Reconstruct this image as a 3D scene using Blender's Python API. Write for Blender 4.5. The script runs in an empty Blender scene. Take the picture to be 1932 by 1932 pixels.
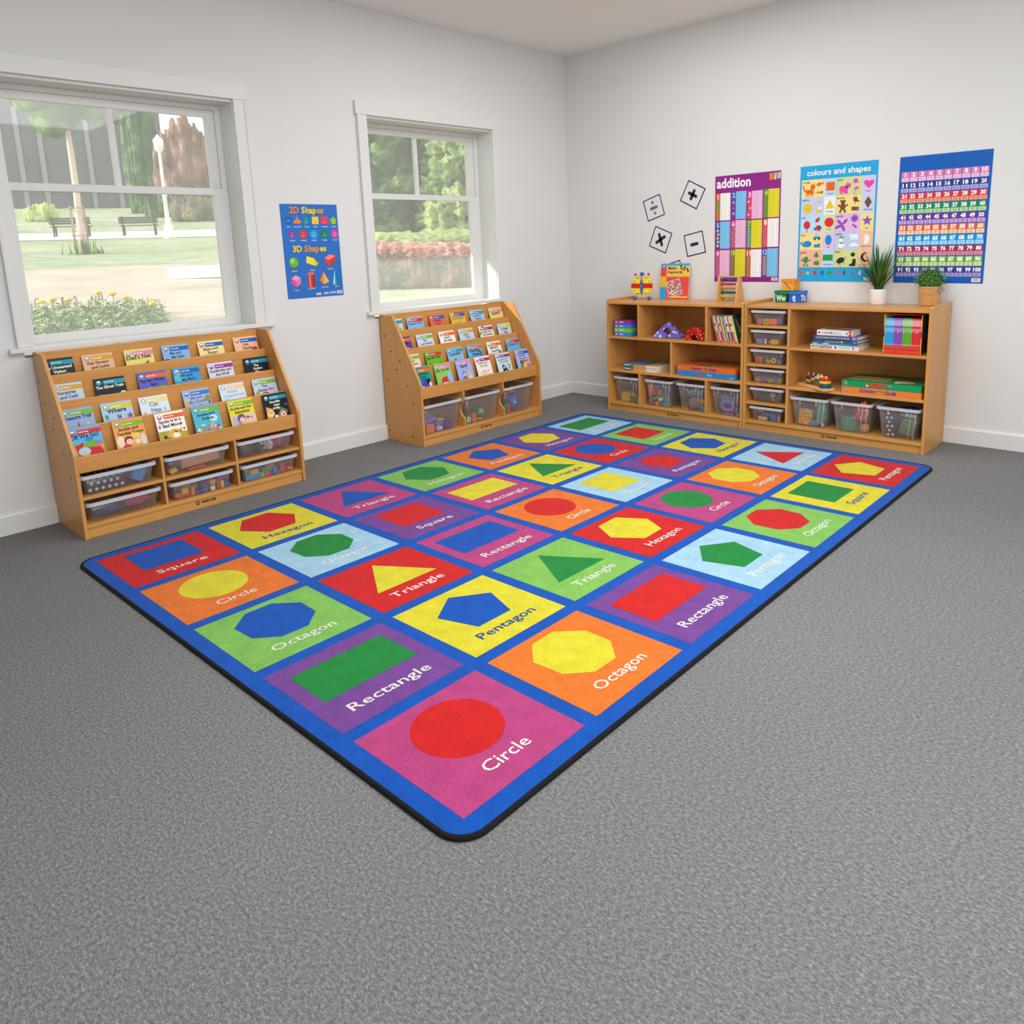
import bpy, math, random
from mathutils import Vector, Matrix
random.seed(11)
SC = bpy.context.scene
COL = SC.collection
PI = math.pi
R = math.radians

# ------------------------------------------------------------------ materials
def lin(h):
    h = h.lstrip('#')
    out = []
    for i in (0, 2, 4):
        c = int(h[i:i+2], 16)/255
        out.append(c/12.92 if c <= .04045 else ((c+.055)/1.055)**2.4)
    return out
MATS = {}
def newmat(name):
    m = bpy.data.materials.new(name); m.use_nodes = True
    nt = m.node_tree
    for n in list(nt.nodes): nt.nodes.remove(n)
    out = nt.nodes.new('ShaderNodeOutputMaterial')
    return m, nt, out
def bsdf(nt, out, rgb=(.8,.8,.8), rough=.5, spec=.5):
    b = nt.nodes.new('ShaderNodeBsdfPrincipled')
    b.inputs['Base Color'].default_value = (*rgb, 1)
    b.inputs['Roughness'].default_value = rough
    b.inputs['Specular IOR Level'].default_value = spec
    nt.links.new(b.outputs[0], out.inputs[0])
    return b
def coords(nt, scale=(1,1,1)):
    tc = nt.nodes.new('ShaderNodeTexCoord'); mp = nt.nodes.new('ShaderNodeMapping')
    mp.inputs['Scale'].default_value = scale
    nt.links.new(tc.outputs['Object'], mp.inputs[0])
    return mp.outputs[0]
def noise(nt, vec, scale, detail=2, rough=.5):
    n = nt.nodes.new('ShaderNodeTexNoise')
    n.inputs['Scale'].default_value = scale; n.inputs['Detail'].default_value = detail
    n.inputs['Roughness'].default_value = rough
    nt.links.new(vec, n.inputs['Vector'])
    return n.outputs['Fac']
def ramp(nt, fac, stops):
    r = nt.nodes.new('ShaderNodeValToRGB')
    e = r.color_ramp.elements
    while len(e) < len(stops): e.new(.5)
    for k, (p, c) in enumerate(stops):
        e[k].position = p; e[k].color = (*c, 1)
    nt.links.new(fac, r.inputs[0])
    return r.outputs[0]
def bump(nt, b, h, strength=.3, dist=.002):
    n = nt.nodes.new('ShaderNodeBump')
    n.inputs['Strength'].default_value = strength; n.inputs['Distance'].default_value = dist
    nt.links.new(h, n.inputs['Height']); nt.links.new(n.outputs[0], b.inputs['Normal'])
def sc(rgb, k): return [min(.92, c*k) for c in rgb]
PK = 1.0
def pm(h, rough=.5, spec=.4):
    """plain coloured paint, print, paper or plastic"""
    key = ('p', h, rough, spec)
    if key not in MATS:
        m, nt, out = newmat('paint_'+h.strip('#'))
        bsdf(nt, out, sc(lin(h), PK), rough, spec)
        MATS[key] = m
    return MATS[key]
def vary(h, amp=.15, scale=60, rough=.8, bmp=0, spec=.3, stretch=(1,1,1), detail=2, bd=.002, k=PK):
    key = ('v', h, amp, scale, rough, bmp, stretch, k)
    if key not in MATS:
        m, nt, out = newmat('surface_'+h.strip('#'))
        c = sc(lin(h), k)
        b = bsdf(nt, out, c, rough, spec)
        v = coords(nt, stretch)
        f = noise(nt, v, scale, detail)
        nt.links.new(ramp(nt, f, [(.25, sc(c, 1-amp)), (.75, sc(c, 1+amp))]), b.inputs['Base Color'])
        if bmp: bump(nt, b, f, bmp, bd)
        MATS[key] = m
    return MATS[key]
def wood(axis, base=(.60,.285,.075)):
    key = ('w', axis, base)
    if key not in MATS:
        m, nt, out = newmat('beech_laminate')
        b = bsdf(nt, out, base, .34, .45)
        s = [26, 26, 26]; s['xyz'.index(axis)] = 1.1
        v = coords(nt, s)
        f = noise(nt, v, 2.2, 5, .62)
        g = [3, 3, 3]; g['xyz'.index(axis)] = .35
        f2 = noise(nt, coords(nt, g), 1.5, 2)
        mx = nt.nodes.new('ShaderNodeMath'); mx.operation = 'MULTIPLY_ADD'
        mx.inputs[1].default_value = .65
        nt.links.new(f, mx.inputs[0])
        ml = nt.nodes.new('ShaderNodeMath'); ml.operation = 'MULTIPLY'; ml.inputs[1].default_value = .35
        nt.links.new(f2, ml.inputs[0]); nt.links.new(ml.outputs[0], mx.inputs[2])
        d = [c*.74 for c in base]; l = [c*1.14 for c in base]
        nt.links.new(ramp(nt, mx.outputs[0], [(.28, d), (.5, base), (.74, l)]), b.inputs['Base Color'])
        bump(nt, b, f, .05, .001)
        MATS[key] = m
    return MATS[key]
def pile(h):
    """cut pile of the printed rug"""
    key = ('pile', h)
    if key not in MATS:
        m, nt, out = newmat('rug_pile_'+h.strip('#'))
        c = sc(lin(h), .8)
        b = bsdf(nt, out, c, .95, .1)
        b.inputs['Sheen Weight'].default_value = .08
        v = coords(nt)
        f = noise(nt, v, 330, 3, .7); f2 = noise(nt, v, 16, 3)
        a = nt.nodes.new('ShaderNodeMath'); a.operation = 'MULTIPLY_ADD'; a.inputs[1].default_value = .78
        q = nt.nodes.new('ShaderNodeMath'); q.operation = 'MULTIPLY'; q.inputs[1].default_value = .22
        nt.links.new(f2, q.inputs[0]); nt.links.new(f, a.inputs[0]); nt.links.new(q.outputs[0], a.inputs[2])
        nt.links.new(ramp(nt, a.outputs[0], [(.32, sc(c, .6)), (.68, sc(c, 1.3))]), b.inputs['Base Color'])
        bump(nt, b, f, .5, .003)
        MATS[key] = m
    return MATS[key]
def carpet():
    m, nt, out = newmat('heather_carpet')
    b = bsdf(nt, out, (.3,.3,.3), .95, .08)
    f = noise(nt, coords(nt, (100, 400, 200)), 1.5, 4, .75)
    g = noise(nt, coords(nt, (.75, 1.3, 1)), 120, 6, .88)
    w = noise(nt, coords(nt), .5, 2)
    def mad(x, k, add=None):
        n = nt.nodes.new('ShaderNodeMath'); n.operation = 'MULTIPLY_ADD'; n.inputs[1].default_value = k; n.inputs[2].default_value = 0
        nt.links.new(x, n.inputs[0])
        if add is not None: nt.links.new(add, n.inputs[2])
        return n.outputs[0]
    h = mad(w, .05, mad(g, .62, mad(f, .33)))
    nt.links.new(ramp(nt, h, [(.34, (.03,.029,.029)), (.5, (.162,.158,.156)), (.66, (.43,.42,.42))]), b.inputs['Base Color'])
    bump(nt, b, h, .15, .002)
    return m
def clear_plastic():
    m, nt, out = newmat('frosted_clear_plastic')
    t = nt.nodes.new('ShaderNodeBsdfTransparent'); t.inputs[0].default_value = (.99,.99,.995,1)
    d = nt.nodes.new('ShaderNodeBsdfDiffuse'); d.inputs[0].default_value = (.82,.82,.86,1)
    tl = nt.nodes.new('ShaderNodeBsdfTranslucent'); tl.inputs[0].default_value = (.9,.9,.93,1)
    g = nt.nodes.new('ShaderNodeBsdfGlossy'); g.inputs['Roughness'].default_value = .18
    g.inputs[0].default_value = (.9,.9,.95,1)
    m1 = nt.nodes.new('ShaderNodeMixShader'); m1.inputs[0].default_value = .5
    nt.links.new(d.outputs[0], m1.inputs[1]); nt.links.new(tl.outputs[0], m1.inputs[2])
    m2 = nt.nodes.new('ShaderNodeMixShader'); m2.inputs[0].default_value = .15
    nt.links.new(t.outputs[0], m2.inputs[1]); nt.links.new(m1.outputs[0], m2.inputs[2])
    m3 = nt.nodes.new('ShaderNodeMixShader'); m3.inputs[0].default_value = .05
    nt.links.new(m2.outputs[0], m3.inputs[1]); nt.links.new(g.outputs[0], m3.inputs[2])
    nt.links.new(m3.outputs[0], out.inputs[0])
    return m
def window_glass():
    m, nt, out = newmat('window_glass')
    t = nt.nodes.new('ShaderNodeBsdfTransparent'); t.inputs[0].default_value = (.97,.98,.97,1)
    g = nt.nodes.new('ShaderNodeBsdfGlossy'); g.inputs['Roughness'].default_value = .03
    d = nt.nodes.new('ShaderNodeBsdfTranslucent'); d.inputs[0].default_value = (.9,.9,.9,1)
    m0 = nt.nodes.new('ShaderNodeMixShader'); m0.inputs[0].default_value = VEIL
    nt.links.new(t.outputs[0], m0.inputs[1]); nt.links.new(d.outputs[0], m0.inputs[2])
    m1 = nt.nodes.new('ShaderNodeMixShader'); m1.inputs[0].default_value = .035
    nt.links.new(m0.outputs[0], m1.inputs[1]); nt.links.new(g.outputs[0], m1.inputs[2])
    nt.links.new(m1.outputs[0], out.inputs[0])
    return m
VEIL = .15  # white share mixed into the panes to give the view its washed-out haze
def rim_plastic():
    m, nt, out = newmat('tray_rim_plastic')
    b = bsdf(nt, out, (.74,.74,.79), .3, .5)
    t = nt.nodes.new('ShaderNodeBsdfTransparent')
    mx = nt.nodes.new('ShaderNodeMixShader'); mx.inputs[0].default_value = .35
    nt.links.new(b.outputs[0], mx.inputs[1]); nt.links.new(t.outputs[0], mx.inputs[2])
    nt.links.new(mx.outputs[0], out.inputs[0])
    return m

# ------------------------------------------------------------------ mesh builder
class MB:
    def __init__(s):
        s.v = []; s.f = []; s.mi = []; s.mats = []; s.T = Matrix.Identity(4); s.sm = []
    def _m(s, mat):
        if mat not in s.mats: s.mats.append(mat)
        return s.mats.index(mat)
    def add(s, verts, faces, mat, smooth=False):
        o = len(s.v); k = s._m(mat)
        s.v += [tuple(s.T @ Vector(p)) for p in verts]
        for f in faces:
            s.f.append([i+o for i in f]); s.mi.append(k); s.sm.append(smooth)
        return s
    def box(s, x0, x1, y0, y1, z0, z1, mat):
        v = [(x0,y0,z0),(x1,y0,z0),(x1,y1,z0),(x0,y1,z0),(x0,y0,z1),(x1,y0,z1),(x1,y1,z1),(x0,y1,z1)]
        return s.add(v, [(0,3,2,1),(4,5,6,7),(0,1,5,4),(1,2,6,5),(2,3,7,6),(3,0,4,7)], mat)
    def cbox(s, c, d, mat):
        return s.box(c[0]-d[0]/2, c[0]+d[0]/2, c[1]-d[1]/2, c[1]+d[1]/2, c[2]-d[2]/2, c[2]+d[2]/2, mat)
    def prism(s, pts, a0, a1, axis, mat, smooth=False):
        """extrude a 2D outline; axis y: pts are (x,z); x: (y,z); z: (x,y)"""
        def P(p, a):
            return {'y': (p[0], a, p[1]), 'x': (a, p[0], p[1]), 'z': (p[0], p[1], a)}[axis]
        n = len(pts)
        v = [P(p, a0) for p in pts]+[P(p, a1) for p in pts]
        ar = sum(pts[i][0]*pts[(i+1) % n][1]-pts[(i+1) % n][0]*pts[i][1] for i in range(n))
        flip = (ar > 0) == (axis == 'y')
        caps = [list(range(n-1, -1, -1)), list(range(n, 2*n))]
        sides = [(i, (i+1) % n, n+(i+1) % n, n+i) for i in range(n)]
        if flip:
            caps = [c[::-1] for c in caps]; sides = [q[::-1] for q in sides]
        s.add(v, caps, mat); o = len(s.v)-2*n; k = s._m(mat)
        for q in sides:
            s.f.append([i+o for i in q]); s.mi.append(k); s.sm.append(smooth)
        return s
    def lathe(s, prof, n, mat, c=(0,0,0), smooth=True, rfun=None):
        v = []; m = len(prof)
        for i in range(n):
            a = 2*PI*i/n
            for r, z in prof:
                q = r if rfun is None else rfun(r, z, a)
                v.append((c[0]+q*math.cos(a), c[1]+q*math.sin(a), c[2]+z))
        f = []
        for i in range(n):
            j = (i+1) % n
            for k in range(m-1): f.append((i*m+k, j*m+k, j*m+k+1, i*m+k+1))
        return s.add(v, f, mat, smooth)
    def cyl(s, c, r, h, mat, n=20, smooth=True, r2=None):
        r2 = r if r2 is None else r2
        s.lathe([(r, 0), (r2, h)], n, mat, c, smooth)
        s.add([(c[0]+r*math.cos(2*PI*i/n), c[1]+r*math.sin(2*PI*i/n), c[2]) for i in range(n)], [list(range(n-1,-1,-1))], mat)
        return s.add([(c[0]+r2*math.cos(2*PI*i/n), c[1]+r2*math.sin(2*PI*i/n), c[2]+h) for i in range(n)], [list(range(n))], mat)
    def ball(s, c, r, mat, nu=16, nv=10, f=None):
        v = []; fc = []
        rr = r if isinstance(r, tuple) else (r, r, r)
        for j in range(nv+1):
            t = PI*j/nv
            for i in range(nu):
                a = 2*PI*i/nu
                d = Vector((math.sin(t)*math.cos(a), math.sin(t)*math.sin(a), math.cos(t)))
                k = 1 if f is None else f(d)
                v.append((c[0]+rr[0]*d.x*k, c[1]+rr[1]*d.y*k, c[2]+rr[2]*d.z*k))
        for j in range(nv):
            for i in range(nu):
                fc.append((j*nu+i, (j+1)*nu+i, (j+1)*nu+(i+1) % nu, j*nu+(i+1) % nu))
        return s.add(v, fc, mat, True)
    def tube(s, path, r, mat, n=8, caps=True, closed=False):
        pts = [Vector(p) for p in path]; m = len(pts); v = []
        up = Vector((0,0,1)); prev = None
        for i, p in enumerate(pts):
            a = pts[(i-1) % m] if (i > 0 or closed) else p
            b = pts[(i+1) % m] if (i < m-1 or closed) else p
            t = (b-a).normalized()
            if prev is None:
                x = t.cross(up)
                if x.length < 1e-3: x = t.cross(Vector((1,0,0)))
            else: x = prev-t*prev.dot(t)
            x.normalize(); prev = x; y = t.cross(x)
            q = r[i] if isinstance(r, (list, tuple)) else r
            for k in range(n):
                w = 2*PI*k/n
                v.append(tuple(p+x*q*math.cos(w)+y*q*math.sin(w)))
        f = []
        for i in range(m if closed else m-1):
            j = (i+1) % m
            for k in range(n): f.append((i*n+k, i*n+(k+1) % n, j*n+(k+1) % n, j*n+k))
        if caps and not closed:
            f += [tuple(range(n-1,-1,-1)), tuple((m-1)*n+k for k in range(n))]
        return s.add(v, f, mat, True)
    def canvas(s, cv, O, U, V, eps=.00025):
        O, U, V = Vector(O), Vector(U), Vector(V); N = U.cross(V).normalized()
        for pts, faces, mat, lay in cv.ops:
            s.add([tuple(O+U*p[0]+V*p[1]+N*(eps*lay)) for p in pts], faces, mat)
        return s
    def obj(s, name, parent=None, M=None, bevel=0, loc=None):
        me = bpy.data.meshes.new(name)
        me.from_pydata(s.v, [], s.f)
        for m in s.mats: me.materials.append(m)
        me.polygons.foreach_set('material_index', s.mi)
        me.polygons.foreach_set('use_smooth', s.sm)
        me.update()
        o = bpy.data.objects.new(name, me); COL.objects.link(o)
        if parent is not None: o.parent = parent
        if M is not None: o.matrix_basis = M
        if loc is not None: o.location = loc
        if bevel:
            b = o.modifiers.new('edge', 'BEVEL'); b.width = bevel; b.segments = 2; b.limit_method = 'ANGLE'
            b.angle_limit = R(40); b.harden_normals = False
        return o

def tag(o, label=None, cat=None, group=None, kind=None):
    if label: o['label'] = label
    if cat: o['category'] = cat
    if group: o['group'] = group
    if kind: o['kind'] = kind
    return o
def thing(name, label, cat, M=None, group=None, kind=None):
    o = bpy.data.objects.new(name, None); COL.objects.link(o); o.empty_display_size = .05
    if M is not None: o.matrix_basis = M
    return tag(o, label, cat, group, kind)
def TR(x, y, z, rz=0, rx=0, ry=0):
    return Matrix.Translation((x,y,z)) @ Matrix.Rotation(rz,4,'Z') @ Matrix.Rotation(rx,4,'X') @ Matrix.Rotation(ry,4,'Y')

# ------------------------------------------------------------------ lettering and flat print
TXT = {}
def glyphs(s, bold=0):
    k = (s, bold)
    if k not in TXT:
        cu = bpy.data.curves.new('lettering', 'FONT'); cu.body = s; cu.resolution_u = 2; cu.offset = bold
        cu.fill_mode = 'FRONT'
        o = bpy.data.objects.new('lettering', cu)
        me = bpy.data.meshes.new_from_object(o)
        v = [(p.co.x, p.co.y) for p in me.vertices]; f = [list(p.vertices) for p in me.polygons]
        bpy.data.meshes.remove(me); bpy.data.objects.remove(o); bpy.data.curves.remove(cu)
        x0 = min([p[0] for p in v] or [0]); x1 = max([p[0] for p in v] or [1])
        TXT[k] = ([((p[0]-x0)/CAP, p[1]/CAP) for p in v], f, (x1-x0)/CAP)
    return TXT[k]
CAP = 1.0
_g = glyphs('H'); CAP = max(p[1] for p in _g[0]); TXT.clear()
def rotp(p, c, a):
    ca, sa = math.cos(a), math.sin(a); x, y = p[0]-c[0], p[1]-c[1]
    return (c[0]+x*ca-y*sa, c[1]+x*sa+y*ca)
class CV:
    def __init__(s, mf=pm): s.ops = []; s.l = 1; s.mf = mf
    def poly(s, pts, col, l=None):
        n = len(pts); ar = sum(pts[i][0]*pts[(i+1) % n][1]-pts[(i+1) % n][0]*pts[i][1] for i in range(n))
        if ar < 0: pts = pts[::-1]
        s.ops.append((list(pts), [list(range(n))], s.mf(col), s.l if l is None else l)); return s
    def rect(s, x0, y0, x1, y1, col, l=None, a=0):
        c = ((x0+x1)/2, (y0+y1)/2)
        return s.poly([rotp(p, c, a) for p in ((x0,y0),(x1,y0),(x1,y1),(x0,y1))], col, l)
    def ell(s, cx, cy, rx, ry, col, l=None, a=0, n=20, a0=0, a1=2*PI):
        full = abs(a1-a0-2*PI) < 1e-6
        m = n if full else n+1
        return s.poly([rotp((cx+rx*math.cos(a0+(a1-a0)*i/n), cy+ry*math.sin(a0+(a1-a0)*i/n)), (cx,cy), a) for i in range(m)], col, l)
    def ngon(s, cx, cy, r, n, col, l=None, a=PI/2):
        return s.poly([(cx+r*math.cos(a+2*PI*i/n), cy+r*math.sin(a+2*PI*i/n)) for i in range(n)], col, l)
    def star(s, cx, cy, r, col, l=None, n=5, q=.42):
        return s.poly([(cx+(r if i % 2 == 0 else r*q)*math.cos(PI/2+PI*i/n), cy+(r if i % 2 == 0 else r*q)*math.sin(PI/2+PI*i/n)) for i in range(2*n)], col, l)
    def line(s, x0, y0, x1, y1, w, col, l=None):
        d = math.hypot(x1-x0, y1-y0) or 1; nx, ny = -(y1-y0)/d*w/2, (x1-x0)/d*w/2
        return s.poly([(x0+nx,y0+ny),(x0-nx,y0-ny),(x1-nx,y1-ny),(x1+nx,y1+ny)], col, l)
    def text(s, t, x, y, h, col, w=None, al='c', bold=.0, l=None, a=0, sh=0, maxw=None):
        v, f, tw = glyphs(t, bold)
        kx = h if w is None else w/tw
        if maxw and tw*kx > maxw: kx = maxw/tw
        W = tw*kx; ox = x-W/2 if al == 'c' else (x if al == 'l' else x-W)
        pts = [rotp((ox+p[0]*kx+sh*p[1]*h, y+p[1]*h), (x,y), a) for p in v]
        s.ops.append((pts, f, s.mf(col), s.l if l is None else l)); return s
    def shape(s, kind, cx, cy, r, col, l=None):
        if kind == 'heart':
            s.poly([(cx+r*1.05*(16*math.sin(t)**3)/16, cy+r*(13*math.cos(t)-5*math.cos(2*t)-2*math.cos(3*t)-math.cos(4*t))/16) for t in [2*PI*i/24 for i in range(24)]], col, l)
        elif kind == 'diamond': s.poly([(cx,cy+r*1.25),(cx-r*.75,cy),(cx,cy-r*1.25),(cx+r*.75,cy)], col, l)
        elif kind == 'semi': s.ell(cx-r*.4, cy, r*1.05, r*1.1, col, l, a0=-PI/2, a1=PI/2)
        elif kind == 'crescent':
            o = [(cx+r*math.cos(t), cy+r*math.sin(t)) for t in [R(50+250*i/14) for i in range(15)]]
            i_ = [(cx+r*.35+r*.78*math.cos(t), cy+r*.1+r*.78*math.sin(t)) for t in [R(285-215*i/12) for i in range(13)]]
            s.poly(o+i_, col, l)
        elif kind == 'square': s.rect(cx-r*.9, cy-r*.9, cx+r*.9, cy+r*.9, col, l)
        elif kind == 'rectangle': s.rect(cx-r*1.1, cy-r*.65, cx+r*1.1, cy+r*.65, col, l)
        elif kind == 'triangle': s.poly([(cx,cy+r),(cx-r,cy-r*.85),(cx+r,cy-r*.85)], col, l)
        elif kind == 'circle': s.ell(cx, cy, r, r, col, l)
        elif kind == 'oval': s.ell(cx, cy, r*.72, r*1.08, col, l)
        elif kind == 'star': s.star(cx, cy, r*1.15, col, l)
        return s
EXPO, WORLD, SUN, CEIL, SIDE, BACK = 0.05, 2.0, 5.5, 110, 190, 62
# ------------------------------------------------------------------ camera and light
cam = bpy.data.cameras.new('camera'); cam.sensor_width = 36; cam.sensor_fit = 'HORIZONTAL'
FPX, CX, CY = 1430.33, 993.68, 740.94
cam.lens = FPX/1932*36; cam.shift_x = (966-CX)/1932; cam.shift_y = (CY-966)/1932
cam.clip_start = .05; cam.clip_end = 300
co = bpy.data.objects.new('camera', cam); COL.objects.link(co)
co.location = (4.2344, -5.0497, 1.2719); co.rotation_euler = (R(79.1178), R(2.0869), R(43.0973))
SC.camera = co
vs = SC.view_settings
vs.view_transform = 'Standard'; vs.look = 'None'; vs.gamma = 1; vs.use_curve_mapping = False; vs.exposure = EXPO
cy = SC.cycles
cy.max_bounces = 8; cy.diffuse_bounces = 5; cy.glossy_bounces = 3; cy.transparent_max_bounces = 24; cy.transmission_bounces = 4
cy.caustics_reflective = False; cy.caustics_refractive = False; cy.use_denoising = True; cy.denoising_prefilter = 'ACCURATE'; cy.sample_clamp_indirect = 6
wd = bpy.data.worlds.new('daylight'); SC.world = wd; wd.use_nodes = True
bg = wd.node_tree.nodes['Background']; bg.inputs[0].default_value = (.96,.98,1,1); bg.inputs[1].default_value = WORLD
def area(name, loc, target, sx, sy, power, col=(1,1,1)):
    l = bpy.data.lights.new(name, 'AREA'); l.shape = 'RECTANGLE'; l.size = sx; l.size_y = sy; l.energy = power; l.color = col
    o = bpy.data.objects.new(name, l); COL.objects.link(o); o.location = loc
    o.rotation_euler = (Vector(target)-Vector(loc)).to_track_quat('-Z', 'Y').to_euler()
    return o
sun = bpy.data.lights.new('sun', 'SUN'); sun.energy = SUN; sun.angle = R(.6); sun.color = (1,.95,.86)
so = bpy.data.objects.new('sun', sun); COL.objects.link(so)
so.rotation_euler = Vector((1, 2.1, -.86)).to_track_quat('-Z', 'Y').to_euler(); so.location = (-4, -6, 6)

# ------------------------------------------------------------------ room shell
wall_m = vary('#dcdbd9', .01, 3, .7, .02, k=1.0)
trim_m = pm('#dddcd9', .35)
ceil_m = pm('#f4f3f1', .8)
def structure(name, mb, bevel=0, parent=None):
    o = mb.obj(name, parent, bevel=bevel)
    if parent is None: o['kind'] = 'structure'
    return o
ZC = 2.78
W1 = (-4.075, -2.894, .866, 2.13); W2 = (-2.04, -.875, .866, 2.13)
mb = MB().box(0, 8.2, -9.2, 0, -.12, 0, carpet()); structure('floor', mb)
mb = MB(); t0, t1 = -.2, 0
ys = [-9.2, W1[0], W1[1], W2[0], W2[1], .2]
for a, b in ((0,1),(2,3),(4,5)): mb.box(t0, t1, ys[a], ys[b], -.12, ZC, wall_m)
for w in (W1, W2):
    mb.box(t0, t1, w[0], w[1], -.12, w[2]-.03, wall_m); mb.box(t0, t1, w[0], w[1], w[3], ZC, wall_m)
structure('wall_left', mb)
structure('wall_right', MB().box(0, 8.2, 0, .2, -.12, ZC, wall_m))
structure('wall_back', MB().box(-.2, 8.4, -9.4, -9.2, -.12, ZC, wall_m))
structure('wall_far', MB().box(8.2, 8.4, -9.2, .2, -.12, ZC, wall_m))
structure('sun_block_pillar', MB().box(-1.62, -.82, -5.7, -5.5, -.12, 3.0, vary('#eceae6', .03, 2, .9)))  # unseen free-standing pillar, added to keep the sun off the wide window
structure('roof', MB().box(-2.2, -.2, -9.2, .6, 2.97, 3.05, vary('#e9e6e2', .03, 2, .9)).box(-2.2, -.2, -9.2, .6, 3.05, 3.2, vary('#8a8078', .1, 4, .9)))  # overhang added out of view; its edge cuts off the sun on the jamb
structure('ceiling', MB().box(-.2, 8.2, -9.2, .2, ZC, ZC+.1, ceil_m))
def base_prof(): return [(0,0),(.016,0),(.016,.09),(.011,.1),(0,.1)]
structure('baseboard_left', MB().prism(base_prof(), -9.2, 0, 'y', trim_m))
structure('baseboard_right', MB().prism([(-p[0], p[1]) for p in base_prof()], .016, 8.2, 'x', trim_m))

# ------------------------------------------------------------------ sash windows in the left wall
glass_m = window_glass()
def window(name, w, casL, casR, stool, g0, g1, mun):
    """w opening; casL/casR (outer, inner) y of the casing boards; glass y range"""
    y0, y1, z0, z1 = w
    root = bpy.data.objects.new(name, None); COL.objects.link(root); root['kind'] = 'structure'
    root.location = (0, (y0+y1)/2, z0); off = Vector(root.location)
    def part(n, mb, par=root, bv=.002):
        mb.v = [tuple(Vector(p)-off) for p in mb.v]
        return mb.obj(n, par, bevel=bv)
    def sub(n, mb, par, bv=0):
        mb.v = [tuple(Vector(p)-off) for p in mb.v]
        return mb.obj(n, par, bevel=bv)
    for a, b in (casL, casR):
        lo, hi = min(a,b), max(a,b); zt = (z0+.021, z1+.01)
        if hi-lo > .04:
            pr = [(.001,b),(.018,b),(.018,a+(b-a)*.17),(.024,a+(b-a)*.15),(.024,a+(b-a)*.02),(.022,a),(.001,a)]
        else: pr = [(.001,b),(.018,b),(.018,a),(.001,a)]
        part('side_casing', MB().prism(pr, zt[0], zt[1], 'z', trim_m), bv=.0015)
    part('head_casing', MB().box(.001, .022, casL[0]-.01, casR[0]+.01, z1+.01, z1+.095, trim_m))
    part('sill', MB().box(-.15, .0004, y0, y1, z0-.0035, z0+.021, trim_m).box(.0005, .034, stool[0], stool[1], z0-.0035, z0+.0205, trim_m), bv=.004)
    j = MB()
    j.box(-.19, -.001, y1-.004, y1+.012, z0, z1, trim_m).box(-.19, -.001, y0-.012, y0+.004, z0, z1, trim_m)
    j.box(-.19, -.001, y0, y1, z1-.004, z1+.012, trim_m)
    part('reveal', j, bv=0)
    f = MB()
    f.box(-.185, -.15, y1-.035, y1-.004, z0+.02, z1-.004, trim_m).box(-.185, -.15, y0+.004, y0+.03, z0+.02, z1-.004, trim_m)
    f.box(-.184, -.149, y0+.004, y1-.004, z1-.03, z1-.004, trim_m)
    part('frame', f)
    zb, zm0, zm1 = .928, 1.63, 1.668
    sl = MB()
    sl.box(-.175, -.145, g1, y1-.035, z0+.02, zm1, trim_m).box(-.175, -.145, y0+.03, g0, z0+.02, zm1, trim_m)
    sl.box(-.176, -.144, y0+.03, y1-.035, z0+.0205, zb, trim_m).box(-.176, -.144, y0+.03, y1-.035, zm0, zm1, trim_m)
    lo = part('lower_sash', sl)
    g = sub('pane', MB().box(-.164, -.160, g0-.003, g1+.003, zb-.003, zm0+.003, glass_m), lo)
    us = MB(); zt = z1-.07
    us.box(-.190, -.165, g1+.002, y1-.035, zm1-.01, z1-.03, trim_m).box(-.190, -.165, y0+.03, g0-.002, zm1-.01, z1-.03, trim_m)
    us.box(-.190, -.164, y0+.03, y1-.035, zt, z1-.03, trim_m)
    us.box(-.189, -.166, mun-.014, mun+.014, zm1-.004, zt, trim_m)
    up = part('upper_sash', us)
    for a, b in ((g0-.003, mun-.012), (mun+.012, g1+.003)):
        sub('pane', MB().box(-.180, -.176, a, b, zm1-.004, zt+.002, glass_m), up)
    return root
window('window_1', W1, (-4.102,-4.03), (-2.82,-2.894), (-4.137,-2.777), -3.985, -2.986, -3.485)
window('window_2', W2, (-2.075,-2.001), (-.853,-.875), (-2.103,-.835), -1.954, -.981, -1.467)

# ------------------------------------------------------------------ the park outside
CAMXY = Vector((4.234, -5.05))
def outpt(s, l, d):
    n = Vector(d).normalized(); r = Vector((n.y, -n.x))
    p = CAMXY+n*s+r*l
    return p.x, p.y
D1 = (-.939, .344); D2 = (-.762, .648)
def ground_z(x, y):
    v = Vector((x,y))-CAMXY; s = v.length; th = math.degrees(math.atan2(v.y, -v.x))
    k = max(0, min(1, (th-27)/6)); k = k*k*(3-2*k)
    def itp(t, s):
        for (a, za), (b, zb) in zip(t, t[1:]):
            if s <= b: return za+(zb-za)*(s-a)/(b-a)
        return t[-1][1]
    z1 = itp([(0,-.1),(4.6,.1),(7.5,.5),(9,.62),(14,.93),(20,1.4),(27,1.75),(34.2,2.14),(37.4,2.52),(42,3.25),(60,4.9),(90,6)], s)
    z2 = itp([(0,-.1),(4.6,.1),(9,.42),(12,.5),(16,.5),(18.5,.9),(22,1.42),(28,1.8),(40,2.6),(90,6)], s)
    return z1*(1-k)+z2*k
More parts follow.
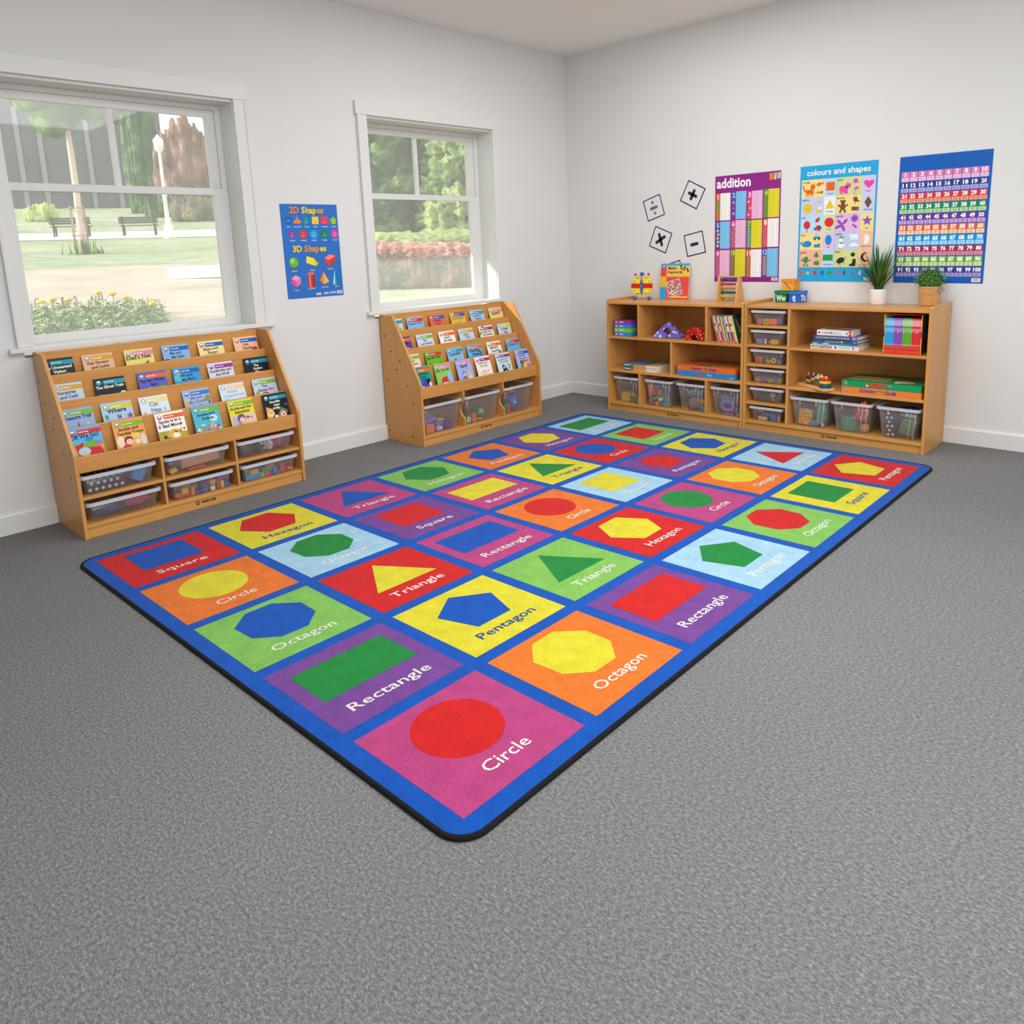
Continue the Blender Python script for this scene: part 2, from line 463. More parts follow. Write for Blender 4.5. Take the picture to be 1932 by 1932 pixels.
def terrain(name, s0, s1, th0, th1, mat, ns=40, nt=40, lift=0, kind='structure'):
    mb = MB(); v = []; f = []
    for i in range(ns+1):
        for j in range(nt+1):
            th = R(th0+(th1-th0)*j/nt); a = (4.234+.24)/math.cos(th) if s0 is None else s0
            s = a+(s1-a)*(i/ns)**1.6 if s0 is None else a+(s1-a)*i/ns
            x, y = CAMXY.x-s*math.cos(th), CAMXY.y+s*math.sin(th)
            v.append((x, y, ground_z(x,y)+lift))
    n = nt+1
    for i in range(ns):
        for j in range(nt): f.append((i*n+j, (i+1)*n+j, (i+1)*n+j+1, i*n+j+1))
    mb.add(v, f, mat, True)
    o = mb.obj(name); o['kind'] = kind
    return o
def grass_mat():
    m, nt, out = newmat('sunlit_grass')
    b = bsdf(nt, out, (.5,.55,.36), .95, .05)
    v = coords(nt)
    n1 = noise(nt, v, .35, 3); n2 = noise(nt, v, 2.2, 3)
    a = nt.nodes.new('ShaderNodeMath'); a.operation = 'MULTIPLY_ADD'; a.inputs[1].default_value = .5
    q = nt.nodes.new('ShaderNodeMath'); q.operation = 'MULTIPLY'; q.inputs[1].default_value = .5
    nt.links.new(n1, a.inputs[0]); nt.links.new(n2, q.inputs[0]); nt.links.new(q.outputs[0], a.inputs[2])
    nt.links.new(ramp(nt, a.outputs[0], [(.35,(.22,.29,.15)),(.5,(.33,.375,.24)),(.66,(.46,.45,.34))]), b.inputs['Base Color'])
    return m
terrain('lawn', None, 95, -18, 68, grass_mat(), 60, 60)
terrain('field_dry', 7.5, 17, 4, 30.5, vary('#b5a396', .26, .9, .95, detail=5), 16, 24, .02)
terrain('garden_path', 34.3, 37.3, 0, 30, vary('#e4e0de', .04, 2, .9), 6, 40, .03)

def blob(mb, c, r, mat, amp=.22, fr=2.2, seed=0):
    rnd = random.Random(seed); ph = [rnd.uniform(0,6) for _ in range(6)]
    def f(d):
        return 1+amp*(math.sin(fr*2*d.x+ph[0])*math.sin(fr*2.4*d.y+ph[1])+.6*math.sin(fr*4.4*d.z+ph[2]+3*d.x)*math.sin(fr*4*d.y+ph[3])+.35*math.sin(fr*9*d.x+ph[4])*math.sin(fr*8*d.z+ph[5]+fr*7*d.y))
    return mb.ball(c, r, mat, 40, 24, f)
def leafy(h1, h2, h3, s):
    m, nt, out = newmat('leaves_'+h1.strip('#'))
    b = bsdf(nt, out, (.2,.3,.15), .9, .1)
    f = noise(nt, coords(nt), s, 4, .62)
    nt.links.new(ramp(nt, f, [(.34, lin(h1)), (.5, lin(h2)), (.66, lin(h3))]), b.inputs['Base Color'])
    bump(nt, b, f, 1, .2)
    return m
dark_leaf = leafy('#33493a', '#4f6a49', '#8fa368', 1.5)
mid_leaf = leafy('#48603f', '#758c55', '#b3bd7c', 1.6)
bush_leaf = leafy('#8fa258', '#b3c27a', '#d2da9c', 1.6)
hedge_leaf = leafy('#3a5040', '#526b50', '#86996f', 1.4)
brown_leaf = leafy('#4e5048', '#756f62', '#a8977f', 1.0)
def shrub(name, label, cat, s, l, d, rw, rh, mat, n=5, seed=1, group=None, base=0, dep=None):
    x, y = outpt(s, l, d); z = ground_z(x,y)+base
    rnd = random.Random(seed); mb = MB(); dep = dep or rw*.6
    nd = Vector(d).normalized(); rr = Vector((nd.y, -nd.x))
    for i in range(n):
        t = (i+.5)/n*2-1
        q = rr*(t*rw*.72)+nd*rnd.uniform(-.2,.2)*dep
        k = rnd.uniform(.8,1.08)*(1-.25*abs(t))
        blob(mb, (q.x, q.y, rh*.45*k), (max(rw/n*1.5, dep*.6)*k, max(rw/n*1.5, dep*.6)*k, rh*.6*k), mat, .2, 2+rnd.random(), seed*31+i)
    o = mb.obj(name, M=TR(x,y,z)); return tag(o, label, cat, group)
# seen through window 1
shrub('bush', 'pale yellow green bush on the grass beside the grey building', 'bush', 42, -3.75, D1, .8, .75, bush_leaf, 4, 3)
shrub('dark_bush', 'dark green bush behind the right hand park bench', 'bush', 44, 1.25, D1, .85, 1.15, hedge_leaf, 4, 5)
shrub('copper_tree', 'tall reddish brown copper foliage behind the brown bush', 'tree', 47, 3.2, D1, 2.2, 5.2, leafy('#5c4a48', '#8a6a62', '#b08c80', 1.0), 7, 16)
shrub('conifer', 'tall dark green foliage right of the grey building', 'tree', 50, .95, D1, 1.2, 6.5, hedge_leaf, 5, 17)
shrub('brown_bush', 'broad brownish bush right of the lamp post', 'bush', 41, 2.85, D1, 1.35, 1.25, brown_leaf, 6, 6)
x, y = outpt(60, -3.1, D1); z = ground_z(x,y)
an = math.atan2(D1[1], D1[0])
t = thing('park_building', 'long grey violet building at the far edge of the park', 'building', TR(x,y,z-.6,an))
t_wall = MB().box(0, 4, -5.5, 5.2, 0, 8.2, vary('#67666f', .06, 1.2, .9)); t_wall.obj('wall', t)
for k, l in enumerate((2.9, 1.7, -1.0, -2.6)):
    MB().box(-.12, 0, l-.14, l+.14, 0, 8.2, pm('#8d8c95', .8)).obj('pilaster', t)
MB().box(-.2, 4.2, -5.7, 5.4, 8.2, 8.5, pm('#8f8b88', .8)).obj('roof', t)
def bench(s, l, label):
    x, y = outpt(s, l, D1); z = ground_z(x,y)
    t = thing('park_bench', label, 'bench', TR(x,y,z+.03,an+PI/2-.12), 'park benches beside the path')
    m = pm('#4d4c47', .7); mi = pm('#3c3c3a', .6)
    def slat(n, y0, y1, z0, z1): MB().box(-.72,.72,y0,y1,z0,z1,m).obj(n, t, bevel=.01)
    for k in range(3): slat('backrest_slat', .2+.02*k, .23+.02*k, .47+.09*k, .55+.09*k)
    for k in range(3): slat('seat_slat', -.18+.13*k, -.07+.13*k, .38, .41)
    for sx in (-.58, .58):
        q = MB().prism([(-.2,0),(-.15,0),(-.12,.38),(.18,.38),(.22,0),(.27,0),(.24,.4),(.31,.76),(.27,.76),(.19,.43),(-.16,.43)], sx-.03, sx+.03, 'x', mi); q.obj('leg_frame', t)
bench(35.4, -2.2, 'dark slatted park bench partly behind the pale tree trunk')
bench(35.4, .2, 'dark slatted park bench left of the white lamp post')
x, y = outpt(22, -1.2, D1); z = ground_z(x,y)
t = thing('young_tree', 'slender pale pinkish tree trunk with tree guard on the lawn', 'tree', TR(x,y,z))
MB().tube([(0,0,-.1),(.01,.02,.4),(-.03,.03,.9),(-.05,.06,1.5),(.0,.05,2.4),(.04,.02,3.4)], [.1,.085,.08,.075,.07,.05], vary('#d9bdb3', .12, 5, .9), 12).obj('trunk', t)
gm = MB()
for k in range(4):
    a = k*PI/2+.4; gm.tube([(.2*math.cos(a),.2*math.sin(a),0),(.2*math.cos(a),.2*math.sin(a),1.15)], .014, pm('#a2837a', .8), 6)
for zz in (.45, 1.1): gm.tube([(.2*math.cos(2*PI*i/12),.2*math.sin(2*PI*i/12),zz) for i in range(12)], .012, pm('#a2837a', .8), 6, closed=True)
gm.obj('tree_guard', t)
cm = MB(); blob(cm, (.05,0,4.1), (1.5,1.5,1.0), dark_leaf, .25, 2, 9); cm.obj('crown', t)
gr = MB(); rnd = random.Random(4)
for k in range(60):
    a = rnd.uniform(0,2*PI); q = rnd.uniform(.05,.5); h = rnd.uniform(.12,.4); px, py = q*math.cos(a), q*math.sin(a)
    gr.tube([(px,py,0),(px+rnd.uniform(-.05,.05),py+rnd.uniform(-.05,.05),h)], [.03,.004], bush_leaf if k % 2 else hedge_leaf, 5)
o = gr.obj('grass_tuft', M=TR(x,y,z)); tag(o, 'tuft of taller grass at the foot of the pale tree trunk', 'grass', kind='stuff')
x, y = outpt(34, 1.22, D1); z = ground_z(x,y)
t = thing('lamp_post', 'white fluted lamp post standing beside the park path', 'lamp post', TR(x,y,z))
MB().lathe([(.24,0),(.24,.1),(.19,.16),(.16,.5),(.1,.62),(.085,.9)], 16, pm('#e9e5e2', .5)).obj('base', t)
MB().lathe([(.085,.85),(.07,1.6),(.095,1.64),(.095,1.7),(.06,1.74),(.05,3.3)], 16, pm('#e9e5e2', .5)).obj('pole', t)
MB().lathe([(.05,3.3),(.15,3.4),(.19,3.75),(.06,3.9),(0,4.0)], 16, pm('#f2f0ea', .3)).obj('lantern', t)
x, y = outpt(14.3, 1.12, D1)
t = MB().box(-.62,.62,-.4,.4,0,.2,vary('#f4f2f0', .03, 3, .8)); o = t.obj('stone_slab', M=TR(x,y,ground_z(x,y),an+PI/2-.35), bevel=.015)
tag(o, 'low white stone slab lying on the dry grass', 'slab')
# flower bed just outside window 1
fb = MB(); rnd = random.Random(8); flower_spots = []
leafm = [leafy('#8aa06c', '#a9bb88', '#c3cda0', 5), leafy('#78936a', '#9bb083', '#b6c49a', 5)]
x0, y0 = outpt(8.9, -.42, D1); zb = ground_z(x0,y0)
nd = Vector(D1).normalized(); rr = Vector((nd.y, -nd.x))
for k in range(520):
    l = rnd.uniform(-.85,.6); q = rnd.uniform(-1.0,.85)
    p = rr*l+nd*q; h = rnd.uniform(.10,.26)*(1-.35*max(0,l))
    zz = ground_z(x0+p.x, y0+p.y)-zb
    m = leafm[k % 2]
    ta = rnd.uniform(0,2*PI)
    for j in range(4):
        a = ta+j*1.7+rnd.uniform(-.4,.4); w = rnd.uniform(.03,.055); e = rnd.uniform(.05,.11)
        b = Vector((p.x, p.y, zz+h*(.45+.18*j))); tip = b+Vector((e*math.cos(a), e*math.sin(a), rnd.uniform(-.02,.05)))
        sd = Vector((-math.sin(a), math.cos(a), .25))*w*.5; md = (b+tip)/2
        fb.add([tuple(b), tuple(md-sd), tuple(tip), tuple(md+sd)], [(0,1,2,3)], m)
    fb.tube([(p.x,p.y,zz-.02),(p.x,p.y,zz+h)], .006, m, 4, caps=False)
o = fb.obj('flower_bed', M=TR(x0,y0,zb)); tag(o, 'pale green flower bed foliage just outside the wide window', 'plants', kind='stuff')
w = [(-.84,.62),(-.42,.35),(-.5,.15),(-.27,.25),(.12,.75),(.25,.35),(-.85,-.1),(.5,-.15),(-.7,-.45),(-.02,.85),(-.72,.5)]
where = ['at the far left edge','near the back, left of centre','in the middle of the bed','just behind the middle','at the back, right of centre','on the right half','at the left edge','at the right end, standing apart','at the front left corner','at the very back','at the back left corner']
for (l, q), wh in zip(w, where):
    p = rr*l+nd*q; px, py = x0+p.x, y0+p.y; h = .27*(1-.3*max(0,l))
    t = thing('yellow_flower', 'yellow marigold flower '+wh+' of the flower bed', 'flower', TR(px,py,ground_z(px,py)), 'marigolds in the flower bed')
    MB().tube([(0,0,-.02),(.01,0,h*.6),(0,0,h)], .006, leafm[1], 5).obj('stem', t)
    MB().ball((0,0,h+.012), (.042,.042,.026), pm('#f3c54a', .8), 14, 8, lambda d: 1+.14*math.sin(7*math.atan2(d.y,d.x))).obj('bloom', t)
# seen through window 2
x, y = outpt(16, -.25, D2); nd2 = Vector(D2).normalized(); rr2 = Vector((nd2.y, -nd2.x)); zb = ground_z(x,y)
hd = MB(); hm = leafy('#4a5548', '#6a675a', '#96745f', 3.0)
hd2 = MB(); rm = leafy('#9a6058', '#c08278', '#dbaa9c', 3.5)
for k in range(21):
    l = -2.3+4.5*k/20; p = rr2*l; tl = -.14*l
    blob(hd, (p.x, p.y, .33+tl*.4), (.42,.42,.5), hm, .12, 5, 100+k)
    blob(hd2, (p.x+nd2.x*.1, p.y+nd2.y*.1, .72+tl*.4), (.46,.46,.2), rm, .18, 3, 200+k)
t = thing('garden_hedge', 'clipped hedge with reddish top seen through the narrower window', 'hedge', TR(x,y,zb))
hd.obj('foliage', t); hd2.obj('new_growth', t)['label'] = 'reddish young leaves along the hedge top'
shrub('low_hedge', 'low light green hedge behind the red topped hedge', 'hedge', 22, -.4, D2, 2.6, .42, bush_leaf, 12, 12, dep=.7)
for k, (s, l, rw, h, lab, mt) in enumerate(((29,-2.3,1.5,6.2,'dark evergreen tree at left behind the low hedge',dark_leaf),(31,-.7,1.4,6.8,'dark evergreen tree in the middle behind the low hedge',hedge_leaf),(28.5,.75,1.35,6.0,'dappled green tree at right behind the low hedge',mid_leaf),(30.5,2.3,1.5,6.6,'dark tree farthest right behind the low hedge',dark_leaf))):
    x, y = outpt(s, l, D2); z = ground_z(x,y)
    t = thing('garden_tree', lab, 'tree', TR(x,y,z), 'trees beyond the low hedge')
    MB().tube([(0,0,-.2),(.05,0,1.2),(0,.05,3)], [.2,.16,.1], vary('#6b5a4c', .2, 4, .9), 10).obj('trunk', t)
    c = MB(); rnd = random.Random(50+k)
    for j in range(30):
        a = 2.4*j; zz = .15+h*(j/30)*.95; q = rw*.75*(1-.45*j/30)*(.5+.5*(j % 3)/2)
        blob(c, (q*math.cos(a), q*math.sin(a), zz), (rw*.48,rw*.48,.55), mt, .3, 3.2, 300+40*k+j)
    c.obj('crown', t)
area('ceiling_light', (3.6, -3.1, ZC-.02), (3.6, -3.1, 0), 3.2, 2.6, CEIL, (.955,.98,1))
area('ceiling_light', (1.7, -1.5, ZC-.02), (1.7, -1.5, 0), 1.6, 1.6, CEIL*.25, (.955,.98,1))  # extra panel added to even out the light near the corner
area('window_daylight', (8.15, -3.6, 1.7), (3.0, -2.4, .7), 4.2, 1.9, SIDE, (.96,.98,1))
area('back_fill', (5.2, -9.15, 1.8), (3.0, -1, .8), 3.2, 1.6, BACK, (.96,.98,1))  # added frontal fill from behind the camera; no window stands there
# ------------------------------------------------------------------ the shapes rug
RX, RY, RTH = .7476, -4.1068, .0096
CA, CG, CAV, CGV = .4255, .0496, .441, .0522
C_BLUE, C_RED, C_YEL, C_ORA, C_PUR, C_PINK, C_LG, C_LB, C_GRN, C_WHT = '#0a56b8','#d6201f','#e3d632','#ee7a2b','#7a4796','#bd4580','#86c25a','#a9d2e8','#1c8a3c','#f0ece2'
GRID = [
 [('Square',C_RED,C_BLUE),('Hexagon',C_YEL,C_RED),('Triangle',C_PINK,C_BLUE),('Hexagon',C_LG,C_GRN),('Pentagon',C_ORA,C_BLUE),('Hexagon',C_PUR,C_YEL),('Rectangle',C_LB,C_GRN)],
 [('Circle',C_ORA,C_YEL),('Octagon',C_LB,C_GRN),('Square',C_PUR,C_RED),('Rectangle',C_PINK,C_YEL),('Triangle',C_YEL,C_GRN),('Circle',C_RED,C_BLUE),('Square',C_LG,C_RED)],
 [('Octagon',C_LG,C_BLUE),('Triangle',C_RED,C_YEL),('Rectangle',C_PINK,C_BLUE),('Circle',C_ORA,C_RED),('Square',C_LB,C_YEL),('Pentagon',C_PUR,C_RED),('Hexagon',C_YEL,C_BLUE)],
 [('Rectangle',C_PUR,C_GRN),('Pentagon',C_YEL,C_BLUE),('Triangle',C_LG,C_GRN),('Hexagon',C_RED,C_YEL),('Circle',C_PINK,C_GRN),('Octagon',C_ORA,C_YEL),('Triangle',C_LB,C_RED)],
 [('Circle',C_PINK,C_RED),('Octagon',C_ORA,C_YEL),('Rectangle',C_PUR,C_RED),('Pentagon',C_LB,C_GRN),('Octagon',C_LG,C_RED),('Square',C_YEL,C_GRN),('Pentagon',C_RED,C_YEL)]]
SH = {'Octagon':[(.385,.92),(.62,.925),(.793,.735),(.785,.49),(.617,.316),(.388,.322),(.225,.48),(.21,.745)],
 'Hexagon':[(.336,.9),(.655,.91),(.82,.607),(.672,.328),(.355,.316),(.168,.605)],
 'Triangle':[(.508,.89),(.183,.336),(.838,.333)], 'Pentagon':[(.504,.898),(.8,.68),(.677,.32),(.324,.322),(.212,.69)],
 'Square':[(.215,.892),(.215,.342),(.784,.336),(.783,.893)], 'Rectangle':[(.118,.846),(.115,.386),(.885,.385),(.885,.84)]}
TWID = {'Circle':.355,'Rectangle':.655,'Square':.475,'Octagon':.54,'Hexagon':.56,'Triangle':.56,'Pentagon':.6}
rug = thing('shapes_rug', 'large rectangular rug with coloured named shapes in a blue grid', 'rug', TR(RX, RY, 0, RTH))
UL, VL = 5*CA+4*CG, 7*CAV+6*CGV
BD, BW, CR = .053, .012, .07
def rrect(x0, x1, y0, y1, r, n=8):
    o = []
    for cx, cy, a in ((x1-r,y0+r,-PI/2),(x1-r,y1-r,0),(x0+r,y1-r,PI/2),(x0+r,y0+r,PI)):
        o += [(cx+r*math.cos(a+PI/2*i/n), cy+r*math.sin(a+PI/2*i/n)) for i in range(n+1)]
    return o
pl = MB(); ZR = .0105
pl.prism(rrect(-BD, UL+BD, -BD, VL+BD, CR), .0005, ZR, 'z', pile(C_BLUE))
cv = CV(pile)
for i in range(5):
    for j in range(7):
        w, bgc, shc = GRID[i][j]
        r0, tt0 = j*(CAV+CGV), -(i*(CA+CG)+CA)
        P = lambda q: (r0+q[0]*CAV, tt0+q[1]*CA)
        cv.poly([P(q) for q in ((0,0),(1,0),(1,1),(0,1))], bgc, 1)
        if w == 'Circle':
            c = P((.495,.61)); cv.ell(c[0], c[1], .128, .128, shc, 2, n=48)
        else: cv.poly([P(q) for q in SH[w]], shc, 2)
        a = P((.505,.148))
        cv.text(w, a[0], a[1], .093*CA, '#14479c' if bgc == C_YEL else C_WHT, w=TWID[w]*CAV, bold=.008, l=3)
pl.canvas(cv, (0,0,ZR), (0,1,0), (-1,0,0), .0004)
pl.obj('pile', rug)
bi = MB(); out_ = rrect(-BD-BW/2, UL+BD+BW/2, -BD-BW/2, VL+BD+BW/2, CR+BW/2, 10)
n = len(out_); prof = [(-.006,.0006),(.004,.0006),(.006,.003),(.006,.0075),(.003,.0112),(-.003,.0118),(-.006,.0108)]
v = []; f = []; m = len(prof)
for k in range(n):
    a, b = Vector(out_[k-1]), Vector(out_[(k+1) % n]); t = (b-a).normalized(); nn = Vector((t.y, -t.x))
    for q, z in prof: v.append((out_[k][0]+nn.x*q, out_[k][1]+nn.y*q, z))
for k in range(n):
    for q in range(m): f.append((k*m+q, ((k+1) % n)*m+q, ((k+1) % n)*m+(q+1) % m, k*m+(q+1) % m))
bi.add(v, f, vary('#0b0b0d', .3, 160, .9, .3), True); bi.obj('binding', rug)['label'] = 'black overlocked edge'
# ------------------------------------------------------------------ beech furniture
WX, WY, WZ = wood('x'), wood('y'), wood('z')
dark_m = pm('#2a1e16', .5); cap_m = pm('#cdbb9c', .5)
def logo(mb, O, U, V, h):
    cv = CV()
    cv.ell(h*.62, h*.5, h*.62, h*.62, '#2a1e16', 1, n=24)
    cv.poly([(h*.62+h*.36*math.cos(t)*(1+.25*math.cos(3*t)), h*.52+h*.3*math.sin(t)) for t in [2*PI*i/18 for i in range(18)]], '#c69257', 2)
    cv.text('WISDOM', h*1.6, h*.12, h*.72, '#2a1e16', al='l', bold=.045, l=1)
    mb.canvas(cv, O, U, V, .0003)
def cov(mb, x, y, z, nx, ny, r=.006):
    """small plastic screw cover on a board face"""
    p = []
    for k in range(10):
        a = 2*PI*k/10
        p.append((x+(0 if nx else r*math.cos(a)), y+(0 if ny else r*math.cos(a)), z+r*math.sin(a)))
    q = [(a[0]+nx*.0012, a[1]+ny*.0012, a[2]) for a in p]
    n = 10
    mb.add(p+q, [tuple(n+i for i in range(n)), tuple(n+i for i in range(n))[::-1]]+[(i,(i+1) % n,n+(i+1) % n,n+i) for i in range(n)], cap_m)
BZ = .861
LIPS = [(.119,.751),(.2,.632),(.29,.515),(.388,.391)]
BOARD = [.035,.119,.2,.29]
LEDGE = [.672,.556,.442,.362]
def bookcase(y0, y1, label, deep):
    yc = (y0+y1)/2; M = TR(.018, yc, 0)
    t = thing('display_bookcase', label, 'bookcase', M)
    def L(mb): mb.T = M.inverted(); return mb
    def O(n, mb, bv=.0015): return mb.obj(n, t, bevel=bv)
    pr = [(.018,0),(.411,0),(.411,.404),(.407,.418),(.162,.846),(.154,.857),(.144,BZ),(.018,BZ)]
    for k, (a, b) in enumerate(((y0, y0+.017), (y1-.017, y1))):
        mb = L(MB()).prism(pr, a, b, 'y', WZ)
        yy, s = (y0, -1) if k == 0 else (y1, 1)
        for (px, pz) in ((.06,.72),(.12,.62),(.17,.5),(.06,.42),(.28,.4),(.05,.07),(.33,.29),(.3,.06),(.21,.56)): cov(mb, px, yy, pz, 0, s)
        O('side_panel', mb, .003)
    ya, yb = y0+.017, y1-.017
    O('back_panel', L(MB()).box(.02,.035,ya,yb,.068,.8585,WY))
    for k, (lx, lz) in enumerate(LIPS):
        zb = LEDGE[k+1]-.012 if k < 3 else .314
        O('display_board', L(MB()).box(lx-.016, lx, ya, yb, zb, lz, WY), .003)
        O('book_ledge', L(MB()).box(BOARD[k], lx-.016, ya, yb, LEDGE[k]-.012, LEDGE[k], WY), 0)
    O('base_top', L(MB()).box(.035,.372,ya,yb,.314,.327,WY), 0)
    O('bottom_board', L(MB()).box(.035,.402,ya,yb,.050,.068,WY))
    pb = L(MB()).box(.38,.396,ya,yb,0,.0495,WY)
    lg = L(MB())
    if not deep: logo(lg, (.3962,-3.518,.0235), (0,1,0), (0,0,1), .0175)
    else: logo(lg, (.3962,-1.487,.022), (0,1,0), (0,0,1), .0175)
    lg.obj('maker_logo', O('plinth', pb))['label'] = 'dark round emblem and lettering'
    if not deep:
        for a in (-3.664, -3.283): O('divider', L(MB()).box(.035,.399,a,a+.013,.068,.314,WZ))
        cuts = [ya,-3.664,-3.651,-3.283,-3.27,yb]
        for k in range(3): O('tray_shelf', L(MB()).box(.035,.399,cuts[2*k],cuts[2*k+1],.186,.202,WY))
    else:
        pf = [(.035,.068),(.398,.068),(.398,.118),(.394,.128),(.372,.142),(.358,.165),(.356,.19),(.366,.215),(.386,.235),(.394,.25),(.396,.27),(.396,.314),(.035,.314)]
        for a in (-1.639, -1.257): O('divider', L(MB()).prism(pf, a, a+.015, 'y', WZ))
    return t
bookcase(-4.046, -2.888, 'low beech display bookcase with six slim clear trays under the wide window', False)
bookcase(-2.016, -.858, 'low beech display bookcase with three deep clear bins under the narrow window', True)

def cabinet(x0, x1, label, kind):
    xc = (x0+x1)/2; yf, yr = -.403, -.02; M = TR(xc, yr, 0)
    t = thing('storage_cabinet', label, 'cabinet', M)
    def L(): mb = MB(); mb.T = M.inverted(); return mb
    def O(n, mb, bv=.0015): return mb.obj(n, t, bevel=bv)
    a, b = x0+.018, x1-.018
    for k, (p, q) in enumerate(((x0, a), (b, x1))):
        O('side_panel', L().prism([(yr,0),(yf,0),(yf,.852),(yf+.008,.86),(yr,.862)], p, q, 'x', WZ), .002)
    fb = yf+.003
    O('top_board', L().box(a,b,fb,yr,.822,.841,WX), .003)
    O('back_panel', L().box(a,b,yr-.012,yr,.05,.822,WX), 0)
    O('bottom_board', L().box(a,b,fb,yr-.012,.05,.067,WX))
    pb = L().box(a,b,fb+.012,fb+.028,0,.0495,WX)
    lx = 1.228 if kind == 1 else 2.372
    lg = L(); logo(lg, (lx, fb+.0118, .0175), (1,0,0), (0,0,1), .0165)
    lg.obj('maker_logo', O('plinth', pb))['label'] = 'dark round emblem and lettering'
    if kind == 1:
        O('shelf', L().box(a,b,fb,yr-.012,.561,.580,WX)); O('shelf', L().box(a,b,fb,yr-.012,.305,.325,WX))
        for p in (.979, 1.543): O('divider', L().box(p,p+.0165,fb,yr-.012,.58,.822,WZ))
        O('divider', L().box(1.2615,1.278,fb,yr-.012,.325,.561,WZ))
        for p in (.983, 1.5445): O('divider', L().box(p,p+.0175,fb,yr-.012,.067,.305,WZ))
    else:
        dv = L().box(2.135,2.1535,fb,yr-.012,.067,.822,WZ); O('divider', dv)
        O('shelf', L().box(2.1535,b,fb,yr-.012,.562,.5785,WX)); O('shelf', L().box(2.1535,b,fb,yr-.012,.306,.3235,WX))
        for z in (.711,.582,.453,.324,.195): O('tray_shelf', L().box(a,2.135,fb,yr-.012,z-.0155,z,WX))
    return t
cabinet(.697, 1.834, 'beech shelf cabinet nearest the room corner with mixed cubby holes', 1)
cabinet(1.8375, 2.979, 'beech shelf cabinet with a column of six slim trays, standing right of the other', 2)

# ------------------------------------------------------------------ clear trays and bins
PLA, RIM = clear_plastic(), rim_plastic()
def ring(w, d, r, z, n=4):
    return [(p[0], p[1], z) for p in rrect(-w/2, w/2, -d/2, d/2, r, n)]
def tray(name, label, M, w, d, h, group, ribs=False):
    """local frame: front towards -y, base centre at origin"""
    t = thing(name, label, 'tray' if h < .15 else 'bin', M, group)
    mb = MB(); tp = .016 if h < .15 else .022; th = .0022; rl = .011
    wt, dt = w-2*rl, d-2*rl; wb, db = wt-2*tp, dt-2*tp; r = .018
    loops = [ring(wb,db,r,0), ring(wt,dt,r,h-.004), ring(wt-2*th,dt-2*th,r-th,h-.004), ring(wb-2*th,db-2*th,r-th,th)]
    n = len(loops[0]); v = sum(loops, []); f = []
    for k in range(3):
        for i in range(n): f.append((k*n+i, k*n+(i+1) % n, (k+1)*n+(i+1) % n, (k+1)*n+i))
    f += [tuple(range(n-1,-1,-1)), tuple(3*n+i for i in range(n))]
    mb.add(v, f, PLA, True); body = mb.obj('tray_body', t)
    rm = MB(); rh = .013
    lo = [ring(wt,dt,r,h-.003), ring(w,d,r+.006,h-.003), ring(w,d,r+.006,h-.003-rh), ring(w-.004,d-.004,r+.004,h-.003-rh), ring(w-.004,d-.004,r+.004,h-.006), ring(wt+.001,dt+.001,r,h-.006)]
    lo = [lo[5], lo[4], lo[3], lo[2]]+[ring(w,d,r+.006,h), ring(wt-2*th,dt-2*th,r-th,h), ring(wt-2*th,dt-2*th,r-th,h-.004)]
    v = sum(lo, []); f = []
    for k in range(len(lo)-1):
        for i in range(n): f.append((k*n+i, k*n+(i+1) % n, (k+1)*n+(i+1) % n, (k+1)*n+i))
    rm.add(v, f, RIM, False); rimo = rm.obj('rim', t)
    if ribs:
        q = MB(); yf = -dt/2-.0015
        for x in (-w*.21, w*.2): q.box(x-.0025,x+.0025,yf-.0012,yf+.0008,h-.045,h-.0165,RIM)
        q.obj('rib', rimo)
        e = MB()
        for xs in (w*.29, w/2-rl-.014):
            e.tube([(xs, -dt/2-.001, h-.018), (xs-.02*(1 if xs < w*.35 else 1), -db/2-.001, .004)], .0014, RIM, 5)
        e.obj('corner_ridge', body)
    return M
FR = {}
bcx = lambda yc, z, d: TR(.402-d/2, yc, z, PI/2)
names = ['upper left','upper middle','upper right','lower left','lower middle','lower right']
for k, (yc, w) in enumerate(((-3.855,.346),(-3.475,.338),(-3.094,.342))):
    for j, z in ((0,.2025),(1,.0685)):
        nm = names[k+3*j]
        FR['b1'+str(k)+str(j)] = tray('storage_tray', 'slim clear plastic tray at the '+nm+' under the wide window', bcx(yc+(.008 if j else 0), z, .36), w, .36, .096, 'slim trays of the wide-window bookcase')
for k, (yc, w) in enumerate(((-1.82,.348),(-1.449,.345),(-1.082,.318))):
    FR['b2'+str(k)] = tray('storage_bin', 'deep clear plastic bin at the '+['left','middle','right'][k]+' of the narrow-window bookcase', bcx(yc, .0685, .36), w, .36, .2, 'deep bins of the narrow-window bookcase')
for k, xc in enumerate((.858, 1.1445, 1.4185, 1.6925)):
    FR['c1'+str(k)] = tray('storage_bin', 'deep clear bin, '+['first','second','third','fourth'][k]+' from the corner in the corner cabinet', TR(xc, -.394+.18, .0675), .242, .36, .2, 'deep bins of the corner cabinet', True)
for k, xc in enumerate((2.281, 2.546, 2.82)):
    FR['c2'+str(k)] = tray('storage_bin', 'deep clear bin at the '+['left','middle','right'][k]+' of the end cabinet bottom shelf', TR(xc, -.396+.18, .0675), .252, .36, .192, 'deep bins of the end cabinet', True)
for k, z in enumerate((.7115,.5825,.4535,.3245,.1955,.0675)):
    FR['s'+str(k)] = tray('storage_tray', 'slim clear tray, '+['topmost','second from top','third from top','fourth from top','fifth from top','lowest'][k]+' in the end cabinet column', TR(1.992, -.394+.17, z), .244, .34, .098, 'slim trays of the end cabinet')

